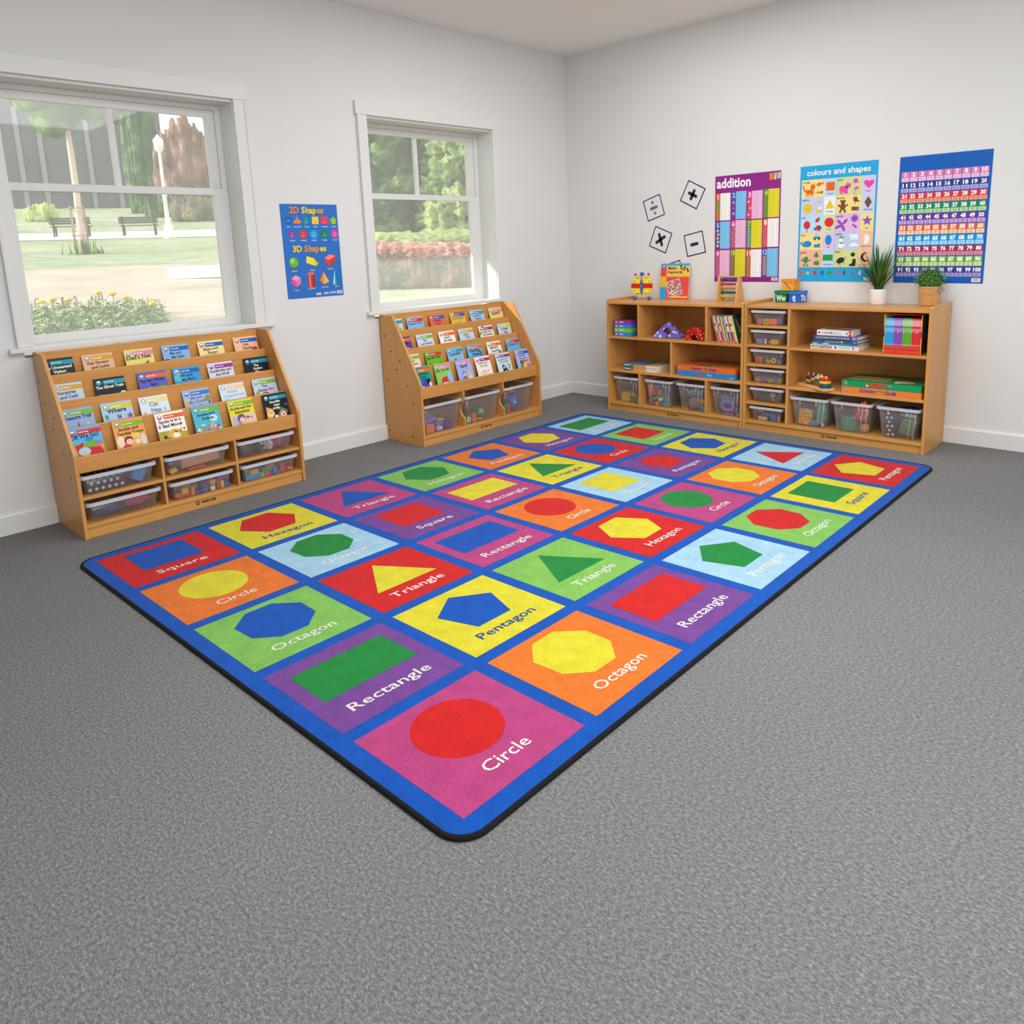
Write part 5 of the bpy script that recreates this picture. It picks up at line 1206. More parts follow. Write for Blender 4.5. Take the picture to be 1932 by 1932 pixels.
# three letter boxes
def letter_box(name, label, M, w, h, c, lid, letters, lc, pic=None):
    t = thing(name, label, 'box', M, 'card letter boxes')
    b = MB().box(-w/2+.002, w/2-.002, -w/2+.002, w/2-.002, 0, h-.002, pm(c, .35))
    cv = CV()
    if letters: cv.text(letters[0], w/2, .011, h*.5*(.95 if len(letters[0]) > 1 else 1.1), lc, bold=.06, l=1, maxw=w*.82)
    if pic: pic(cv, w, h)
    b.canvas(cv, (-w/2, -w/2+.0018, 0), (1,0,0), (0,0,1), .0003)
    if letters and len(letters) > 1:
        c2 = CV(); c2.text(letters[1], w/2, .011, h*.5, lc, bold=.06, l=1, maxw=w*.7); b.canvas(c2, (w/2-.0018, -w/2, 0), (0,1,0), (0,0,1), .0003)
    b.obj('box_body', t, bevel=.0015)
    n = 9; ld = MB()
    pts = [(-w/2-.003, h+.003), (-w/2-.003, h-.016)]
    for k in range(n+1): pts.append((-w/2-.003+(w+.006)*k/n, h-.016-(.004 if k % 2 else 0)))
    pts += [(w/2+.003, h-.016), (w/2+.003, h+.003)]
    ld.box(-w/2-.003, w/2+.003, -w/2-.003, w/2+.003, h, h+.003, pm(lid, .35))
    for yy in (-w/2-.003, w/2): ld.prism(pts[::-1], yy, yy+.003, 'y', pm(lid, .35))
    ld.box(-w/2-.003, -w/2, -w/2, w/2, h-.016, h, pm(lid, .35)).box(w/2, w/2+.003, -w/2, w/2, h-.016, h, pm(lid, .35))
    ld.obj('lid', t)
letter_box('letter_box', 'green letter box marked Ww, left of the pair on the end cabinet', TR(1.951, -.07, TZ, R(3)), .083, .074, '#0f6b3a', '#128043', ['Ww'], '#bfe2c8')
letter_box('letter_box', 'blue letter box with a white t beside the green one', TR(2.054, -.075, TZ, R(-10)), .086, .074, '#1a62c4', '#2a74d8', ['t','Tt'], '#d3e4f6')
def brush(cv, w, h):
    cv.line(w*.2, h*.68, w*.42, h*.42, .012, '#c9dcee', 1); cv.line(w*.22, h*.7, w*.72, h*.14, .007, '#27466c', 2); cv.line(w*.45, h*.42, w*.7, h*.16, .008, '#3f86c0', 3)
letter_box('letter_box', 'orange letter box with a paintbrush picture stacked on the other two', TR(2.004, -.075, TZ+.0795, R(-3)), .088, .072, '#e9a21f', '#ee8a24', None, '#fff', brush)
# spiky plant
t = thing('potted_plant', 'spiky green grass-like plant in a white pot on the end cabinet', 'plant', TR(2.574, -.085, TZ))
MB().lathe([(0,0),(.044,0),(.047,.004),(.0495,.088),(.0495,.094),(.046,.094),(.045,.08),(0,.08)], 36, pm('#e9e8e6', .25)).obj('pot', t)
MB().cyl((0,0,.076), .0445, .006, vary('#2e241c', .3, 120, .95)).obj('soil', t)
fo = MB(); rnd = random.Random(5)
gm = [vary('#467a30', .25, 30, .4), vary('#35602a', .25, 30, .4), vary('#5f923c', .25, 30, .4), vary('#28401f', .2, 30, .5)]
def blade(base, az, L_, out_, droop, w, m, up):
    n = 7; prev = []; d = Vector((math.cos(az), math.sin(az), 0)); sd = Vector((-d.y, d.x, 0))
    vl = []
    for i in range(n+1):
        s = i/n
        p = Vector(base)+d*(out_*(s**1.35))+Vector((0,0,up*s-droop*s*s*s))
        ww = w*(.55+.9*s)*(1-s)**.55 if s > .0 else w*.5
        ww = w*min(1, .5+2*s)*(1-s**2.2)
        vl += [tuple(p-sd*ww), tuple(p+Vector((0,0,-ww*.35))+d*ww*.2), tuple(p+sd*ww)]
    f = []
    for i in range(n): a = 3*i; f += [(a,a+1,a+4,a+3),(a+1,a+2,a+5,a+4)]
    return vl, f, m
for k in range(84):
    az = rnd.uniform(0, 2*PI)
    back = math.sin(az) > .25
    if k < 30: o_, up, dr = rnd.uniform(.03,.125), rnd.uniform(.2,.315), 0
    elif k < 60: o_, up, dr = rnd.uniform(.10,.19), rnd.uniform(.17,.27), rnd.uniform(.0,.05)
    else: o_, up, dr = rnd.uniform(.13,.225), rnd.uniform(.15,.235), rnd.uniform(.03,.10)
    if back: o_ = min(o_, .075/max(.3, math.sin(az)))
    r = rnd.uniform(.004,.02)
    vl, f, m = blade((r*math.cos(az), r*math.sin(az), .08), az, 0, o_, dr, rnd.uniform(.006,.0095) if k < 60 else rnd.uniform(.003,.0045), gm[k % 4 if k < 60 else 3], up)
    fo.add(vl, f, m, True)
fo.obj('foliage', t)
# round herb in a woven basket
t = thing('potted_plant', 'round bushy green plant in a woven basket at the cabinet end', 'plant', TR(2.872, -.095, TZ))
bk = MB(); bm = vary('#cf9f66', .14, 60, .6, .1)
def weave(r, z, a): return r+.005*math.sin(20*a)*(1 if int(z/.0115) % 2 else -1)*abs(math.sin(PI*z/.0115))+.0016*abs(math.sin(PI*z/.0115))
prof = [(.049+.011*min(1, z/.1), z) for z in [.1115*i/58 for i in range(59)]]
bk.lathe([(0,.0005)]+prof[1:]+[(.056,.1115),(.055,.06),(0,.055)], 132, bm, rfun=lambda r, z, a: weave(r, z, a) if .001 < z < .1115 and r > .048 and r != .055 and r != .056 else r)
bko = bk.obj('basket', t)
rim = MB(); rim.tube([(.0605*math.cos(2*PI*i/60), .0605*math.sin(2*PI*i/60), .112+.0012*math.sin(20*2*PI*i/60)) for i in range(60)], .0038, bm, 8, closed=True); rim.obj('basket_rim', bko)
lf = MB(); rnd = random.Random(14)
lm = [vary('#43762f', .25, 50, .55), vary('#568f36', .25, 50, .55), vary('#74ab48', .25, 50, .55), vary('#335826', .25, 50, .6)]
for k in range(1500):
    u = rnd.uniform(-.35, 1); a = rnd.uniform(0, 2*PI); rr_ = rnd.uniform(.72, 1.03)
    s = math.sqrt(max(0, 1-u*u)); c = Vector((.087*s*math.cos(a)*rr_, .074*s*math.sin(a)*rr_, .15+.083*u*rr_))
    if c.z < .113: c.z = .113+rnd.uniform(0,.012)
    d = Vector((s*math.cos(a), s*math.sin(a), u*.8+.35)).normalized(); q = Vector((rnd.uniform(-1,1), rnd.uniform(-1,1), rnd.uniform(-1,1)))
    t1 = d.cross(q).normalized(); n_ = (d+t1*rnd.uniform(-.9,.9)).normalized(); t1 = n_.cross(q).normalized(); t2 = n_.cross(t1)
    L_ = rnd.uniform(.006,.0105); w = L_*.55
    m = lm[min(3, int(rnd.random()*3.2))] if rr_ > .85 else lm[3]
    lf.add([tuple(c-t1*L_*.5), tuple(c+t2*w*.5), tuple(c+t1*L_*.6+n_*.002), tuple(c-t2*w*.5)], [(0,1,2,3)], m, False)
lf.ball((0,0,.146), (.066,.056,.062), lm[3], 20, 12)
lf.obj('foliage', t)
tg = MB(); tg.T = TR(.071,-.03,.098,R(20)) @ Matrix.Rotation(R(38),4,'Y'); tg.box(-.014,.014,-.0006,.0006,-.02,.012,pm('#8d8277', .6)); tgo = tg.obj('price_tag', t)
MB().tube([(.058,-.024,.112),(.064,-.027,.112),(.069,-.03,.107)], .0007, pm('#d9d2c4', .7), 5).obj('tag_string', tgo)

# ------------------------------------------------------------------ things in the cabinets
GB = {}
def game_box(label, M, w, d, h, c, lid_art, front, group):
    t = thing('game_box', label, 'game box', M, group)
    b = MB().box(-w/2+.001, w/2-.001, 0, d-.001, 0, h*.5, pm(c, .4)); b.obj('box_base', t)
    l = MB().box(-w/2, w/2, -.0005, d, h*.12, h, pm(c, .4))
    cv = CV(); front(cv, w, h); l.canvas(cv, (-w/2, -.0007, 0), (1,0,0), (0,0,1), .0002)
    c2 = CV(); lid_art(c2, w, d); l.canvas(c2, (-w/2, 0, h+.0001), (1,0,0), (0,1,0), .0002)
    l.obj('lid', t, bevel=.001)
def small_front(txt):
    def f(cv, w, h):
        cv.ell(w*.12, h*.5, h*.22, h*.26, '#e9c8c0', 1, n=12); cv.ell(w*.2, h*.5, h*.2, h*.2, '#d8503c', 1, n=12)
        cv.text(txt, w*.3, h*.38, h*.3, '#f0eef2', al='l', bold=.03, l=2, maxw=w*.6)
    return f
for k, (c, txt, lab) in enumerate((('#2f7fd0','spelling','blue small game box at the bottom of the stack of four'),('#7fbf2c','numbers','green small game box, second from bottom of the stack of four'),('#2f7fd0','reading','blue small game box between the green and purple ones'),('#8f2f8f','alphabet','purple small game box on top of the stack of four'))):
    game_box(lab, TR(.833, -.385, .5805+.0305*k, R((0,1,-1,.5)[k])), .152, .2, .0302, c, lambda cv, w, d, c=c: cv.rect(w*.1, d*.1, w*.9, d*.9, '#5a3a6a' if c == '#8f2f8f' else c, 1), small_front(txt), 'small game boxes in the corner cabinet')
def soft_tri():
    mb = MB(); n = 14; h = .11; w = .112; m = pat('#6f62c8', '#cfc8f0', 34, .35)
    out = [(-w,.008),(-w+.012,.0),(-.012,0)]
    cx, cz, r = -.0, .047, .0265
    hole = [(cx+r*math.cos(t), cz+r*math.sin(t)) for t in [R(-105-330*i/n) for i in range(n+1)]]
    out += hole[0:0]
    left = [(-w,.008),(-w+.012,0),(-.0045,0)]
    hl = [(cx+r*math.cos(R(260-340*i/20)), cz+r*math.sin(R(260-340*i/20))) for i in range(21)]
    right = [(.0045,0),(w-.012,0),(w,.008),(.01,h-.004),(0,h),(-.01,h-.004)]
    mb.prism(left+hl+right, 0, .1, 'y', m)
    return mb
def pat(base, dot, scale, th, rough=.8):
    """printed cotton: small pale motifs on a plain ground"""
    key = ('pat', base, dot, scale, th)
    if key not in MATS:
        m, nt, out = newmat('printed_cotton')
        b = bsdf(nt, out, (.5,.5,.5), rough, .15)
        vo = nt.nodes.new('ShaderNodeTexVoronoi'); vo.inputs['Scale'].default_value = scale; vo.inputs['Randomness'].default_value = .8
        nt.links.new(coords(nt), vo.inputs['Vector'])
        r_ = ramp(nt, vo.outputs['Distance'], [(th, sc(lin(dot), PK)), (th+.06, sc(lin(base), PK))])
        nt.links.new(r_, b.inputs['Base Color']); MATS[key] = m
    return MATS[key]
def stripes(base, line, n, axis='z', duty=.3):
    key = ('str', base, line, n, axis, duty)
    if key not in MATS:
        m, nt, out = newmat('striped_cotton'); b = bsdf(nt, out, (.5,.5,.5), .8, .15)
        sx = nt.nodes.new('ShaderNodeSeparateXYZ'); nt.links.new(coords(nt), sx.inputs[0])
        a = nt.nodes.new('ShaderNodeMath'); a.operation = 'MULTIPLY'; a.inputs[1].default_value = n
        fr = nt.nodes.new('ShaderNodeMath'); fr.operation = 'FRACT'
        nt.links.new(sx.outputs['XYZ'.index(axis.upper())], a.inputs[0]); nt.links.new(a.outputs[0], fr.inputs[0])
        r_ = ramp(nt, fr.outputs[0], [(duty-.03, sc(lin(line), PK)), (duty+.03, sc(lin(base), PK))])
        nt.links.new(r_, b.inputs['Base Color']); MATS[key] = m
    return MATS[key]
o = soft_tri().obj('fabric_block', M=TR(1.198, -.34, .5812, R(20)), bevel=.004); tag(o, 'purple triangular fabric block with a round hole', 'soft block')
mb = MB(); pts = []
for i in range(15): a = PI*i/14; pts.append((.076*math.cos(a), .09*math.sin(a)))
inn = [(.031*math.cos(PI*i/12), .042*math.sin(PI*i/12)) for i in range(13)][::-1]
mb.prism([(p[0], p[1]) for p in pts]+inn, 0, .13, 'y', pat('#b01f26', '#e8a53a', 52, .3))
o = mb.obj('fabric_block', M=TR(1.437, -.378, .5812, R(-9)), bevel=.006); tag(o, 'red arch-shaped fabric block with a yellow print', 'soft block')
# leaning row of thin books
cols = [('#b07ab0','#c33a6a'),('#a8b83a','#df5a3a'),('#e9dfc0','#8f6fc0'),('#6a3f94','#e6c93a'),('#efcb2c','#d8417c'),('#d9b27a','#3a5fb8'),('#9a5aa0','#e26a8a'),('#e6d02c','#b9c83a'),('#3a6a44','#7a4a9a'),('#7fa5d8','#e9c02c'),('#e8b9b0','#2a2a30'),('#e9e2d0','#4fb6dc'),('#d8563a','#d9435a'),('#c9c0b0','#3f3a55'),('#efe9d0','#e0592c'),('#d6cf3a','#d9d22c')]
desc = ['mauve','lime','cream','purple','bright yellow','tan','dusty purple','lemon','dark green','light blue','pale pink','ivory','orange red','stone grey','off-white','acid yellow']
lean = R(15); th = .0092
for k, (c1, c2) in enumerate(cols):
    mb = MB(); H = .187-.004*(k % 3 == 1); D = .15
    mb.box(0, th-.0008, 0, D, 0, H, pm(c1, .35))
    cv = CV(); cv.rect(0, 0, th-.0008, H*.42, c2, 1); cv.rect(0, 0, th-.0008, .012, ('#d8386a','#e6a02c','#d8386a')[k % 3], 2); cv.rect(0, H*.62, th-.0008, H*.72, c2, 1); cv.rect(.0028, H*.78, th-.0036, H*.92, '#d9cdb8' if k % 3 else '#5a4a50', 2)
    mb.canvas(cv, (0,-.0001,0), (1,0,0), (0,0,1), .0001)
    x = 1.6235+th/math.cos(lean)*k
    o = mb.obj('reading_book', M=TR(x, -.372-.002*(k % 2), .5806) @ Matrix.Rotation(-lean, 4, 'Y'))
    tag(o, 'thin %s reading book, %s from the left in the leaning row' % (desc[k], ['first','second','third','fourth','fifth','sixth','seventh','eighth','ninth','tenth','eleventh','twelfth','thirteenth','fourteenth','fifteenth','sixteenth'][k]), 'book', 'leaning books in the corner cabinet')
mb = MB(); H = .19
mb.box(0, .006, 0, .14, 0, H, pm('#1c5a34', .35))
cv = CV(); cv.poly([(.03,.16),(.05,.17),(.06,.13),(.085,.1),(.08,.075),(.04,.068),(.05,.1)], '#b98a62', 1); cv.ell(.1,.16,.013,.01,'#a99a94',1); cv.ell(.07,.04,.035,.025,'#6a5a2a',1); cv.ell(.03,.02,.012,.01,'#b8842c',2)
mb.canvas(cv, (.0061,0,0), (0,1,0), (0,0,1), .0002)
cv = CV(); cv.rect(0,0,.006,H,'#e3ddc6',1); mb.canvas(cv, (0,-.0001,0), (1,0,0), (0,0,1), .0001)
x = 1.6235+th/math.cos(lean)*16
o = mb.obj('reading_book', M=TR(x+.001, -.374, .5806) @ Matrix.Rotation(-lean, 4, 'Y'))
tag(o, 'dark green book with a brown rabbit cover at the right of the leaning row', 'book', 'leaning books in the corner cabinet')
# flat pile of magazines
ms = ['lowest','second from bottom','third from bottom','fourth from bottom','fifth from bottom','topmost']
for k in range(6):
    w, d, h = .292, .21, .0076; mb = MB().box(0, w, 0, d, 0, h-.0006, pm('#efe9dd', .5))
    cv = CV(); cv.rect(0, 0, .06, h-.0006, '#6fb8dc' if k > 3 else ('#2c2c30','#e6e2dc','#4a8a4a','#23262c')[k % 4], 1); cv.rect(.06, 0, .085, h-.0006, '#5a6a52', 1)
    cv.rect(.085, 0, .2, h*.45, '#e2c04a' if k % 2 else '#c6d24a', 1); cv.rect(.085, h*.45, .2, h-.0006, '#cf2f3c', 1); cv.rect(.2, 0, w, h-.0006, '#e3d9c8', 1)
    mb.canvas(cv, (0,-.0001,0), (1,0,0), (0,0,1), .0001)
    if k == 5:
        c2 = CV(); c2.rect(.002,.002,w-.002,d-.002,'#5b7fae',1); c2.rect(.1,.06,.2,d-.01,'#3f7f5c',2); c2.rect(.19,.01,w-.01,d-.04,'#c99a5c',2); mb.canvas(c2, (0,0,h-.0005), (1,0,0), (0,1,0), .0002)
    o = mb.obj('workbook', M=TR(.842+.002*(k % 2), -.385, .3256+h*k, R((-1,1,0,.6,-.5,.4)[k])))
    tag(o, 'thin red and yellow spined workbook, %s of the flat pile' % ms[k], 'book', 'flat workbooks in the corner cabinet')
def ctx_front(cv, w, h):
    cv.rect(.018, h*.35, .032, h*.7, '#8fa3c4', 1); cv.text('C', w*.25, h*.3, h*.42, '#2f3a9a', al='l', bold=.06, l=2); cv.text('ONTEXT', w*.285, h*.3, h*.32, '#2f3a9a', al='l', bold=.06, l=2, maxw=w*.17)
    cv.ell(w*.505, h*.42, w*.035, h*.16, '#8a8f3a', 2); cv.line(w*.47, h*.66, w*.55, h*.55, h*.1, '#3a3020', 3)
    cv.text('C', w*.565, h*.3, h*.42, '#2f3a9a', al='l', bold=.06, l=2); cv.text('LUES', w*.6, h*.3, h*.32, '#2f3a9a', al='l', bold=.06, l=2, maxw=w*.12)
def ctx_lid(cv, w, d): cv.rect(.01, .01, w-.01, d-.01, '#c9602c', 1); cv.ell(w*.6, d*.35, w*.2, d*.2, '#7a7a3a', 2); cv.rect(w*.3, d*.08, w*.55, d*.2, '#3a3f8a', 3)
def cau_front(cv, w, h):
    cv.text('2', .02, h*.3, h*.5, '#e0573a', al='l', bold=.06, l=2); cv.text('Cause', w*.36, h*.38, h*.34, '#d83a6a', al='l', bold=.05, l=2); cv.text('&', w*.475, h*.25, h*.5, '#2f9a5c', al='l', bold=.07, l=2); cv.text('Effect', w*.53, h*.35, h*.3, '#d9d2c0', al='l', bold=.03, l=2); cv.rect(w*.9, h*.25, w*.97, h*.33, '#dfe6f0', 1)
game_box('blue board game box marked Cause and Effect under the orange box', TR(1.5425, -.388, .3256), .461, .285, .0385, '#2f80c8', lambda cv, w, d: cv.rect(.01,.01,w-.01,d-.01,'#2a6fb4',1), cau_front, 'board game boxes in the corner cabinet')
game_box('orange board game box marked Context Clues in the corner cabinet', TR(1.541, -.388, .3645), .46, .285, .039, '#dd6c2c', ctx_lid, ctx_front, 'board game boxes in the corner cabinet')
def inf_front(cv, w, h):
    cv.text('3', .018, h*.3, h*.5, '#e0848a', al='l', bold=.06, l=2); cv.ell(w*.335, h*.5, h*.24, h*.3, '#b8262c', 1); cv.ell(w*.333, h*.4, h*.17, h*.19, '#ecd9c4', 2)
    cv.text('INFERENCE', w*.362, h*.2, h*.6, '#d8262c', w=w*.225, al='l', bold=.05, l=2); cv.rect(w*.6, h*.5, w*.645, h*.72, '#8a9a80', 1, a=.15)
def inf_lid(cv, w, d):
    cv.rect(.006, .006, w-.006, d-.006, '#2c7a3c', 1); cv.text('Inference', w*.08, d*.3, .05, '#c33a3a', w=w*.45, al='l', bold=.05, l=3); cv.rect(w*.06, d*.18, w*.55, d*.66, '#8fa36a', 2); cv.rect(w*.62, d*.5, w*.95, d*.9, '#4a6a3c', 2); cv.ell(w*.75, d*.3, w*.12, d*.14, '#c9a27a', 2); cv.ell(w*.68, d*.2, w*.05, d*.08, '#d8d2c2', 3)
def ctx2_front(cv, w, h):
    cv.text('5', .018, h*.3, h*.5, '#8fa3a0', al='l', bold=.06, l=2)
    cv.text('C', w*.235, h*.28, h*.5, '#3c3aa8', al='l', bold=.06, l=2); cv.text('ONTEXT', w*.28, h*.28, h*.38, '#3c3aa8', al='l', bold=.06, l=2, maxw=w*.17)
    cv.ell(w*.495, h*.36, w*.036, h*.15, '#b0a03a', 2); cv.line(w*.47, h*.7, w*.54, h*.56, h*.1, '#4a3a20', 3)
    cv.text('C', w*.555, h*.28, h*.5, '#3c3aa8', al='l', bold=.06, l=2); cv.text('LUES', w*.6, h*.28, h*.38, '#3c3aa8', al='l', bold=.06, l=2, maxw=w*.13)
game_box('orange board game box marked Context Clues under the green box', TR(2.717, -.392, .3241), .455, .27, .0375, '#e3802f', ctx_lid, ctx2_front, 'board game boxes in the end cabinet')
game_box('green board game box marked Inference in the end cabinet', TR(2.716, -.392, .362), .452, .27, .039, '#10945a', inf_lid, inf_front, 'board game boxes in the end cabinet')
# pile of reference books
def flat_book(label, x, y, z, w, d, h, c, fn, rz=0, top=None, pages='#e6e1d6'):
    t = thing('reference_book', label, 'book', TR(x, y, z, rz), 'reference books in the end cabinet')
    c_ = pm(c, .35)
    cvr = MB().box(0, w, 0, d, 0, .0022, c_).box(0, w, 0, d, h-.0022, h, c_).box(0, w, 0, .0022, .0022, h-.0022, c_)
    cv = CV(); fn(cv, w, h); cvr.canvas(cv, (0,-.0002,0), (1,0,0), (0,0,1), .0002)
    if top: c2 = CV(); top(c2, w, d); cvr.canvas(c2, (0,0,h+.0001), (1,0,0), (0,1,0), .0002)
    cvr.obj('cover', t)
    MB().box(.002, w-.003, .0023, d-.004, .0023, h-.0023, vary(pages, .05, 300, .9, stretch=(1,1,8))).obj('pages', t)
yb = -.372
def f1(cv, w, h): cv.text('PICTUREPEDIA', .006, h*.2, h*.6, '#7a2430', w=w*.44, al='l', bold=.03, l=2); cv.star(w*.53, h*.5, h*.34, '#2a2a2a', 2, 5, .5); cv.rect(w*.59, h*.3, w*.84, h*.7, '#a9cbe6', 1); cv.line(w*.885, h*.8, w*.9, h*.2, .006, '#6a2a20', 2); cv.rect(w*.93, h*.2, w*.96, h*.6, '#d8d0c8', 1)
def f2(cv, w, h): cv.rect(0, 0, w, h, '#2f7fd0', 1); cv.rect(w*.04, h*.2, w*.12, h*.8, '#d9cf4a', 2); cv.rect(w*.25, h*.3, w*.38, h*.75, '#c9dcf0', 2); cv.rect(w*.65, h*.1, w*.8, h*.9, '#6a8f5a', 2)
def f3(cv, w, h): cv.rect(0, 0, w, h*.72, '#1f5f62', 1); cv.text('General Knowledge', w*.28, h*.2, h*.42, '#d9b23a', w=w*.34, al='l', bold=.03, l=2); cv.ell(w*.66, h*.45, w*.022, h*.28, '#efeae2', 2); cv.ell(w*.95, h*.4, w*.03, h*.25, '#b98a9a', 2)
def f4(cv, w, h): cv.rect(0, 0, w*.88, h, '#3a41a0', 1); cv.text("CHILDREN'S ENCYCLOPEDIA", w*.06, h*.32, h*.34, '#d2c44a', w=w*.78, al='l', bold=.03, l=2); cv.rect(w*.88, 0, w, h, '#7a5fb0', 1); cv.ell(w*.925, h*.5, w*.03, h*.25, '#c99aa8', 2)
def f5(cv, w, h): cv.ell(.014, h*.5, .007, .007, '#c3303a', 2); 
def f5b(cv, w, h):
    f5(cv, w, h); x = .03
    for k, ch in enumerate('JUNIOR'):
        cv.text(ch, x, h*.34, h*.34, ['#b05a6a','#5a6a8a','#6a8a9a','#c98aa0','#6a5a7a','#4a5a7a'][k], al='l', bold=.05, l=2); x += .0125 if ch != 'I' else .0065
    cv.text('Dictionary', w*.44, h*.5, h*.26, '#7a8a80', al='l', l=2); cv.text('and Thesaurus', w*.44, h*.16, h*.22, '#8a9a90', al='l', l=2); cv.line(w*.83, h*.75, w*.86, h*.25, .006, '#3a3a3a', 2); cv.rect(w*.9, 0, w*.975, h, '#d8262e', 2); cv.rect(w*.92, h*.4, w*.96, h*.55, '#f0e9e4', 3)
flat_book('white book titled Picturepedia at the bottom of the pile', 2.278, yb, .5792, .293, .215, .0285, '#e9e5de', f1, R(1))
flat_book('thin blue book lying on the white book titled Picturepedia', 2.284, yb, .608, .283, .21, .0125, '#2c74c4', f2)
flat_book('dark teal general knowledge book in the middle of the pile', 2.293, yb, .6208, .272, .205, .018, '#1f4f5c', f3, R(-1))
flat_book("navy children's encyclopedia under the white dictionary", 2.294, yb, .6391, .27, .205, .0265, '#3a3f9c', f4)
flat_book('white junior dictionary on top of the pile of reference books', 2.316, yb, .666, .217, .15, .0325, '#e9e6e0', f5b, 0, lambda cv, w, d: (cv.rect(.004,.004,w-.004,d-.004,'#d9cfc6',1), cv.rect(w*.1,d*.3,w*.5,d*.8,'#9a6a5c',2), cv.rect(w*.55,d*.2,w*.9,d*.6,'#5a5048',2)))
# slipcase with spines
t = thing('book_slipcase', 'red slipcase with yellow edges holding bright paperback books', 'slipcase', TR(2.8195, -.382, .5792, R(0)))
rd, ye = pm('#d8262e', .35), pm('#eec92c', .35); w, d, h = .206, .19, .232
MB().box(-w/2,w/2,0,d,0,.003,rd).obj('base_panel', t); MB().box(-w/2,w/2,0,d,h-.003,h,rd).obj('top_panel', t)
MB().box(-w/2,w/2,d-.003,d,.003,h-.003,rd).obj('back_panel', t)
for s in (-1, 1):
    x0 = -w/2 if s < 0 else w/2-.003
    pts = [(0,.003),(d-.003,.003),(d-.003,h-.003),(0,h-.003),(0,.14),(.012,.128),(.012,.1),(0,.088)]
    q = MB().prism(pts, x0, x0+.003, 'x', ye)
    if s > 0:
        cv = CV(); cv.rect(.008,.006,d-.006,h-.006,'#4a2430',1); cv.ell(.06,.15,.03,.05,'#2a6ac0',2); cv.ell(.06,.15,.02,.038,'#3a2a30',3); q.canvas(cv, (x0+.0031,0,0), (0,1,0), (0,0,1), .0002)
    q.obj('side_panel', t)
SP = [('blue','#28a0d8','#6cc0e6'),('purple','#8a4fae','#ab84c6'),('green','#5fa82f','#a3cc88'),('red','#d8303a','#ec8a88')]
on = ['first','second','third','fourth','fifth','sixth']
bw_ = (w-.008)/24
for k in range(24):
    nm, c, lt = SP[k//6]; mb = MB().box(0, bw_-.0004, 0, .15, 0, .205, pm(c, .35))
    cv = CV(); W = bw_-.0004
    cv.rect(0, .16, W, .197, lt, 1); cv.rect(W*.4, .163, W*.6, .19, '#f0eef0', 2); cv.rect(W*.3, .118+.004*(k % 4), W*.62, .148, '#ded6e0', 2); cv.rect(0, .048, W, .054, lt, 1); cv.rect(0, 0, W, .046, '#e0402f', 1); cv.rect(0, .02, W, .028, '#b8302a', 2)
    mb.canvas(cv, (0,-.0001,0), (1,0,0), (0,0,1), .00012)
    o = mb.obj('paperback', M=TR(2.8195-w/2+.004+bw_*k, -.378+.001*(k % 3), .5825+.0004))
    tag(o, '%s-spined paperback, %s from left among the %s ones in the red slipcase' % (nm, on[k % 6], nm), 'book', 'paperbacks in the red slipcase')
# peg sorting toy
M0 = TR(2.184, -.262, .3238, R(-31))
t = thing('peg_board', 'pale wooden board of the peg sorting toy in the end cabinet', 'toy', M0)
pw = vary('#d9a663', .1, 30, .5, stretch=(.2,1,1))
pts = rrect(0, .285, -.05, .05, .028); MB().prism(pts, 0, .014, 'z', pw).obj('board', t, bevel=.003)
stk = [(.075,.012,'square',['#156a3a','#e6b52c','#233a6a','#c3262e'],['green','yellow','navy','red'],'back left'),(.12,.016,'square',['#156a3a','#b02030','#e9cf2c','#24439a'],['green','dark red','yellow','blue'],'second'),(.168,.012,'tri',['#d8262e','#1f8a44','#2450b0','#e9d62c'],['red','green','blue','yellow'],'third'),(.232,.0,'round',['#24439a','#156a3a','#e9d02c','#d8262e'],['blue','green','yellow','red'],'front right')]
for x, y, k, cs, ns, wh in stk:
    pg = [(-.014,-.01),(.013,-.008),(-.002,.012)] if k != 'square' else [(-.012,-.011),(.012,.011)]
    for p in pg: MB().cyl((x+p[0],y+p[1],.0135), .0038, .073, pm('#ecd2a8', .5), 10).obj('peg', t)
    for j, (c, nn) in enumerate(zip(cs, ns)):
        mb = MB()
        if k == 'round': mb.cyl((0,0,0), .036, .0148, pm(c, .3), 28)
        elif k == 'tri': mb.prism([(-.026,-.024),(.026,-.024),(.024,.02),(0,.028),(-.024,.02)], 0, .0148, 'z', pm(c, .3))
        else: mb.prism(rrect(-.022,.022,-.024,.024,.004), 0, .0148, 'z', pm(c, .3))
        o = mb.obj('sorting_piece', M=M0 @ TR(x, y, .0142+.0152*j), bevel=.0012)
        tag(o, '%s %s piece, %s on the %s stack of the peg toy' % (nn, {'round':'round','tri':'five-sided','square':'square'}[k], ['lowest','second from bottom','third from bottom','topmost'][j], wh), 'toy piece', 'pieces of the peg sorting toy')
# ------------------------------------------------------------------ what lies in the trays and bins
FY = {'b1':-.147, 'b2':-.141, 'c1':-.141, 'c2':-.141, 's':-.139}
def fk(key): return key[:2] if key[:2] in FY else 's'
def item(key, name, mb, label, cat, loc, rz=0, ry=0, rx=0, bevel=0, fit=True):
    """put a mesh into tray KEY: x across, y from the inner front wall backwards, z above the tray floor"""
    Mr = Matrix.Rotation(rz,4,'Z') @ Matrix.Rotation(rx,4,'X') @ Matrix.Rotation(ry,4,'Y')
    z = loc[2]
    if fit: z -= min((Mr @ Vector(p)).z for p in mb.v)
    ymin = min((Mr @ Vector(p)).y for p in mb.v) if fit else 0
    M = FR[key] @ Matrix.Translation((loc[0], FY[fk(key)]+loc[1]-ymin, z+.003)) @ Mr
    o = mb.obj(name, M=M, bevel=bevel)
    return tag(o, label+' in the '+WHERE[key], cat, 'contents of the '+WHERE[key])
